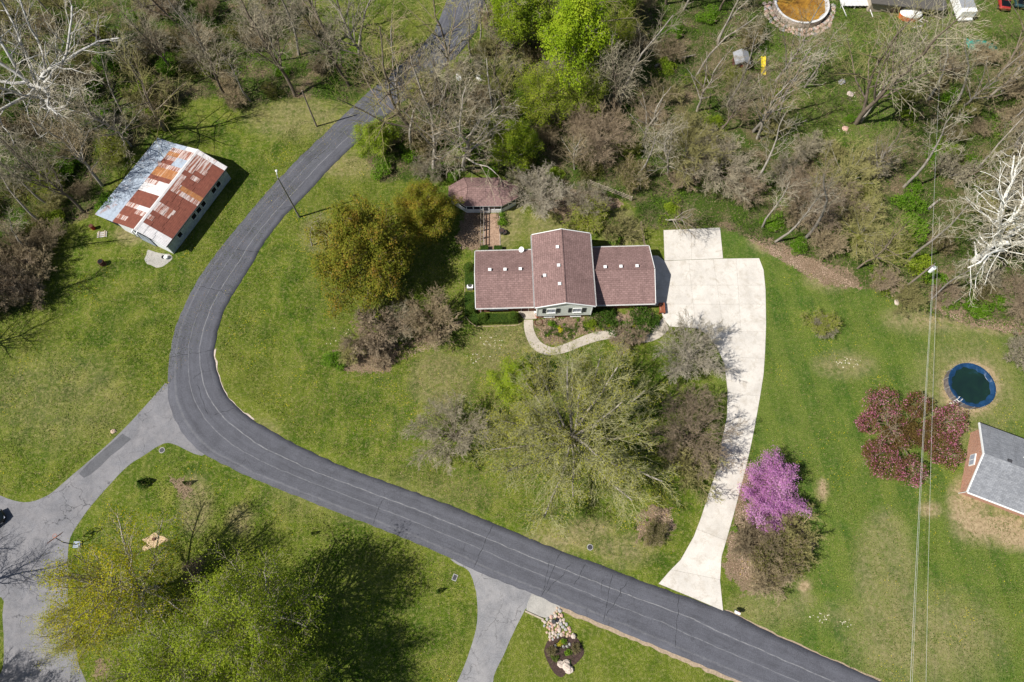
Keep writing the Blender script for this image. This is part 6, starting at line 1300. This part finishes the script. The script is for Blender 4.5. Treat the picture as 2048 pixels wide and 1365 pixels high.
named += [('tall2', at(842, 288), 1.35, 'tall bare tree overhanging the upper road from its right verge', dict(rz=2)), ('tall0', at(905, 275), 1.2, 'tall bare tree right of and above the twin bare trees', dict(rz=4)), ('tall1', at(800, 222), 1.15, 'bare tree at the right kerb shading the upper road', dict(rz=5)), ('tall3', at(752, 148), 1.15, 'bare tree at the left kerb of the upper road', dict(rz=1)), ('tall0', at(700, 175), 1.0, 'bare tree at the wood edge right of the lone wooden pole', dict(rz=3)), ('tall2', at(900, 185), 1.1, 'bare tree by the road above the twin bare trees', dict(rz=0)), ('tall1', at(205, 372), 1.0, 'bare tree behind the barn lean-to whose branches shade its grey roof', dict(rz=1)), ('tall0', at(168, 425), 1.0, 'bare tree at the lower left of the barn shading its corner', dict(rz=2)), ('tall3', at(262, 292), .95, 'bare tree at the upper left corner of the barn', dict(rz=3)), ('tall2', at(330, 262), .95, 'bare tree above the barn throwing branch shadows over the grass', dict(rz=4)), ('tall0', at(450, 190), .9, 'bare tree at the wood edge above the lawn behind the barn', dict(rz=5))]
taken = []
for key, xy, sc, lab, kw in named:
    place(key, xy, sc, lab, 'shrub' if key.startswith('shrub') else 'tree', None, **kw); taken.append((*xy, 4.5))
gs = [(1905, 190, 1.5), (1935, 215, 1.2), (1830, 372, 1.2), (1548, 447, 1.1), (1597, 490, 1.0), (1822, 402, 1.5), (1835, 452, 1.6), (1790, 503, 1.4), (1838, 520, 1.5), (1762, 560, .9), (1870, 310, 1.2), (1702, 236, .7), (1815, 232, .9), (1905, 300, 1.2), (1556, 188, .9), (1400, 155, 1.1), (1880, 560, 1.2), (1960, 620, 1.2), (1900, 600, 1.0), (2010, 600, 1.4), (1950, 330, 1.4),
      (215, 400, 1.5), (70, 450, 1.6), (110, 430, 1.2), (210, 120, 1.9), (250, 95, 1.6), (50, 225, 1.7), (205, 225, 1.5), (225, 270, 1.5), (370, 120, 1.6), (360, 40, 1.5), (432, 110, 1.4), (290, 180, 1.6), (700, 118, 1.4), (560, 140, 1.1), (905, 352, .8), (850, 372, .8), (870, 340, 1.1), (150, 60, 1.6), (30, 380, 1.5), (310, 230, 1.3), (480, 60, 1.4), (540, 180, 1.0), (130, 330, 1.5), (330, 130, 1.5), (260, 40, 1.4), (420, 30, 1.3), (180, 180, 1.3), (20, 110, 1.5), (1180, 345, 1.2), (1105, 350, 1.1), (1270, 340, 1.2), (1330, 130, 1.2), (980, 340, 1.0), (1350, 60, 1.3), (1420, 30, 1.3), (1340, 420, 1.0), (1150, 455, 1.0), (1235, 460, 1.3), (2000, 250, 1.3), (1430, 240, 1.0), (820, 300, 1.2), (925, 300, 1.1), (1060, 330, .9)]
rsw = random.Random(77)
for i, (px, py, s_) in enumerate(gs):
    xy = PC(px, py, s_); k = rsw.choice(('shrub0', 'shrub0', 'shrub1', 'shrub2', 'shrub3')) if px < 1300 else rsw.choice(('shrub0', 'shrub0', 'shrub2'))
    later(k, xy, s_*.95, {'shrub0': 'bright green leafy shrub', 'shrub1': 'dark green leafy shrub', 'shrub2': 'yellow-green leafy shrub', 'shrub3': 'dull olive leafy shrub'}[k], 'shrub', 'green shrubs in the woods')
def scatter(n, gap, fn, sub, xr=(-98, 98), yr=(38, 112), tries=40000, road=4.4, blk=1.0):
    out = []; k = 0
    while len(out) < n and k < tries:
        k += 1; x, y = rsw.uniform(*xr), rsw.uniform(*yr)
        if not inwood(x, y) or not okpos(x, y, road, blk) or inany(x, y, GRASSY): continue
        dens = fn(x, y)
        if rsw.random() > dens: continue
        if any(math.hypot(x-q[0], y-q[1]) < gap for q in out): continue
        if sub and any(math.hypot(x-q[0], y-q[1]) < q[2] for q in taken): continue
        out.append((x, y))
    return out
def d_tree(x, y):
    if inany(x, y, [SCRUB]): return .12
    if inany(x, y, [SCRUB2]): return .15
    return 1.0
KEYW = {'tall0': 'tall grey bare tree', 'tall1': 'tall brown-twigged bare tree', 'tall2': 'tall olive-twigged bare tree', 'tall3': 'tall silvery bare tree', 'slim0': 'slim pale bare tree', 'slim1': 'slim grey bare tree', 'round_brown': 'round-headed brown bare tree', 'round_grey': 'round-headed pale bare tree', 'round_small': 'low round-headed bare tree',
        'bush0': 'brown leafless bush', 'bush1': 'grey leafless bush', 'bush2': 'olive leafless bush', 'bush3': 'purplish leafless bush', 'budbush0': 'brown bush with first leaves', 'budbush2': 'olive bush with first leaves'}
for x, y in scatter(84, 5.0, d_tree, True):
    south = y < 66 and x > -20
    k = rsw.choice(('tall0', 'tall1', 'tall2', 'tall3', 'slim0', 'slim1', 'slim0')) if not south else rsw.choice(('slim0', 'slim1', 'tall1', 'tall2', 'round_brown'))
    s_ = rsw.uniform(.75, 1.12)*(1 if k[0] == 's' or not south else .7); later(k, (x, y), s_, KEYW[k], 'tree', 'bare trees of the woods', sz=rsw.uniform(.9, 1.1))
for x, y in scatter(46, 4.0, d_tree, False):
    k = rsw.choice(('slim0', 'slim1')); later(k, (x, y), rsw.uniform(.9, 1.35), KEYW[k], 'tree', 'bare trees of the woods', lean=(rsw.uniform(-.12, .12), rsw.uniform(-.12, .12)))
def d_bush(x, y):
    if inany(x, y, [SCRUB]): return .10
    if inany(x, y, [SCRUB2]): return .25
    return 1.0
for x, y in scatter(190, 3.3, d_bush, False, road=5.0, blk=1.0):
    k = rsw.choice(('bush0', 'bush1', 'bush2', 'bush3', 'budbush0', 'budbush2', 'bush0')); s_ = rsw.uniform(.5, .95); later(k, (x, y), s_, KEYW[k], 'shrub', 'leafless brush of the woods')
for px, py, s_ in ((35, 500, 1.1), (25, 560, 1.15), (70, 530, 1.0), (95, 480, .9), (60, 590, .9), (0, 600, 1.1)): k = rsw.choice(('bush0', 'bush3')); later(k, PC(px, py, 1.5), s_, KEYW[k], 'shrub', 'leafless brush of the woods')
flush()
# fallen trunks
for px0, py0, px1, py1, r_, lab in ((1310, 135, 1370, 105, .22, 'upper fallen log lying in the wood left of the playhouse'), (1318, 130, 1390, 112, .16, 'lower thinner fallen log beside the upper one'), (1080, 1, 1085, 2, 0, ''), (925, 340, 905, 350, .14, 'short fallen branch at the foot of the twin bare trees'), (1855, 420, 1880, 400, .2, 'fallen dead trunk among green shrubs left of the right sycamore'), (185, 45, 215, 35, .18, 'fallen log in the upper left wood')):
    if not lab: continue
    a, c = at(px0, py0), at(px1, py1); b = MB(); b.tube([(*a, .25), ((a[0]+c[0])/2, (a[1]+c[1])/2+.1, .3), (*c, .22)], [r_, r_*.9, r_*.6], 'bark_grey', 7); tag(b.build('fallen_log'), lab, 'log')

# --- ground cover nobody could count
def sample(n, polys, dens, xr=(-100, 100), yr=(-12, 112)):
    out = []; tot = 0
    while tot < n:
        X = rng.uniform(*xr, n); Y = rng.uniform(*yr, n); ins = np.zeros(n, bool)
        for P_ in polys: ins |= inpoly(X, Y, P_)
        ins &= rng.random(n) < dens(X, Y); out.append(np.stack([X[ins], Y[ins]], 1)); tot += ins.sum()
    return np.concatenate(out)[:n]
def wav(X, Y, f, p): return np.sin(X*f+1.7*np.sin(Y*f*.7+p))*np.sin(Y*f*1.1+1.3*np.sin(X*f*.8+p*2))
def offroad(X, Y, lim=4.2):
    d = np.full(X.shape, 1e9)
    for c in RC[::2]: d = np.minimum(d, np.hypot(X-c[0], Y-c[1]))
    return d > lim
P_ = sample(190000, WL, lambda X, Y: np.clip(.25+1.1*wav(X, Y, .33, 2)*(.7+.5*wav(X, Y, .9, 1)), .02, 1)*offroad(X, Y)); z = rng.random(len(P_))**2*.7+.05+np.clip(wav(P_[:, 0], P_[:, 1], 1.3, 1), 0, 1)*.5
mi_ = (rng.random(len(P_)) < np.clip(.35+.6*wav(P_[:, 0], P_[:, 1], .21, 5), 0, 1)).astype(int)
tag(link('undergrowth', leaf_mesh('undergrowth', np.column_stack([P_, z]), .17, ['leaf_deep', 'leaf_bright'], 50, mi=mi_)), kind='stuff')
P_ = sample(60000, WL, lambda X, Y: np.clip(.5-.6*wav(X, Y, .33, 2), .1, 1)*offroad(X, Y, 3.4)); tag(link('leaf_litter', leaf_mesh('leaf_litter', np.column_stack([P_, rng.uniform(.03, .3, len(P_))]), .15, 'litter', 51, flat=2)), kind='stuff')
# twiggy brush lying through the woods
n = 36000; P_ = sample(n, WL, lambda X, Y: (.4+.5*wav(X, Y, .4, 3)).clip(.1, 1)*offroad(X, Y)); a = rng.uniform(0, 6.28, n); L_ = rng.uniform(.3, 1.1, n); el = rng.uniform(.05, 1.1, n); z0 = rng.uniform(.05, .5, n)
S = np.column_stack([P_, z0, np.full(n, .018), P_[:, 0]+np.cos(a)*L_*np.cos(el), P_[:, 1]+np.sin(a)*L_*np.cos(el), z0+L_*np.sin(el), np.full(n, .008), np.zeros(n)]); tag(link('brush', seg_mesh('brush', S, 'twig_brown', 3)), kind='stuff')
# litter scattered over the lawns, dandelions, and dry tufts
LAWN = [pl([(0, 640), (330, 470), (600, 240), (700, 260), (560, 420), (430, 640), (330, 780), (100, 980), (0, 990)]), pl([(720, 300), (900, 420), (960, 640), (1050, 640), (1300, 690), (1440, 700), (1440, 960), (1320, 1150), (950, 1020), (600, 880), (440, 750), (440, 640), (560, 450)]), pl([(1540, 520), (1800, 600), (2048, 680), (2048, 1365), (1760, 1365), (1460, 1215), (1460, 1080), (1530, 780)]), pl([(340, 900), (500, 965), (910, 1135), (950, 1200), (910, 1365), (140, 1365), (150, 1080)])]
# pinkish litter beds under shrubs
BEDS = [pl([(1478, 900), (1600, 1040), (1635, 1090), (1560, 1180), (1446, 1140), (1470, 1035)]), pl([(700, 650), (760, 740), (880, 690), (930, 640), (800, 690)]), pl([(1490, 470), (1610, 510), (1730, 580), (1650, 570), (1520, 500)]), pl([(932, 420), (966, 430), (966, 500), (920, 500)]), pl([(1080, 640), (1300, 625), (1290, 662), (1180, 664), (1110, 692), (1075, 670)]), pl([(1270, 1040), (1340, 1015), (1350, 1060), (1278, 1085)]), pl([(1060, 400), (1200, 385), (1250, 410), (1200, 430)]), pl([(1860, 615), (2050, 650), (2050, 672), (1930, 650)])]
P_ = sample(16000, BEDS, lambda X, Y: np.full(X.shape, .9)); tag(link('fallen_leaves', leaf_mesh('fallen_leaves', np.column_stack([P_, rng.uniform(.03, .12, len(P_))]), .13, 'litter_pink', 52, flat=3)), kind='stuff')
P_ = sample(30000, LAWN, lambda X, Y: np.clip(np.exp(-((X+4)**2+(Y-29)**2)/330)*.9+.08+.15*np.clip(wav(X, Y, .25, 4), 0, 1), 0, 1)); tag(link('lawn_litter', leaf_mesh('lawn_litter', np.column_stack([P_, rng.uniform(.03, .06, len(P_))]), .10, 'litter', 53, flat=3)), kind='stuff')
P_ = sample(2600, LAWN, lambda X, Y: np.clip(wav(X, Y, .19, 1)*wav(X, Y, .5, 3)*2-.2, .02, 1)); tag(link('dandelions', leaf_mesh('dandelions', np.column_stack([P_, np.full(len(P_), .07)]), .095, 'dandelion', 54, flat=5)), kind='stuff')
def chips(cx, cy, rx, ry, n):
    out = []
    for _ in range(n): a_, q_ = rng.uniform(0, 6.28), rng.random()**.7; out.append((*at(cx+rx*q_*math.cos(a_), cy+ry*q_*math.sin(a_)), .06))
    return out
CH_ = chips(1640, 1236, 22, 10, 16)+chips(1690, 1248, 14, 10, 10)+chips(1695, 725, 26, 12, 22)+chips(990, 680, 30, 20, 18)+chips(955, 720, 30, 14, 14)+chips(1710, 195, 14, 10, 14)+chips(1690, 262, 14, 8, 12)+chips(690, 690, 40, 40, 14)
leaf('chip', (.55, .48, .34), (.72, .66, .52), None, .05); tag(link('pale_debris', leaf_mesh('pale_debris', np.array(CH_), .19, 'chip', 61, flat=4)), kind='stuff')
# grass tufts over every lawn
n = 230000; P_ = sample(n, LAWN, lambda X, Y: np.clip(.65+.4*wav(X, Y, .7, 2), .2, 1)); g_ = np.random.default_rng(60); a = g_.uniform(0, 6.28, n); h = g_.uniform(.04, .11, n)*(1+.5*wav(P_[:, 0], P_[:, 1], .5, 1)); wd = g_.uniform(.03, .07, n); b0 = np.column_stack([P_, np.full(n, .0)])
sd_ = np.column_stack([np.cos(a), np.sin(a), np.zeros(n)])*wd[:, None]; tp = b0+np.column_stack([g_.normal(0, .05, n), g_.normal(0, .05, n), h]); V = np.stack([b0-sd_, b0+sd_, tp], 1).reshape(-1, 3)
t_ = np.clip(.45+.3*wav(P_[:, 0], P_[:, 1], .35, 2)+g_.normal(0, .3, n), 0, 1)
leaf('grass_blade', (.030, .085, .005), (.080, .135, .012), (.28, .26, .08), .25)
tag(link('grass', np_mesh('grass', V, [np.arange(3*n).reshape(n, 3)], 'grass_blade', tint=np.repeat(t_, 3))), kind='stuff')
print('objects', len(bpy.data.objects), 'tris', sum(len(m_.polygons)*2 for m_ in bpy.data.meshes))
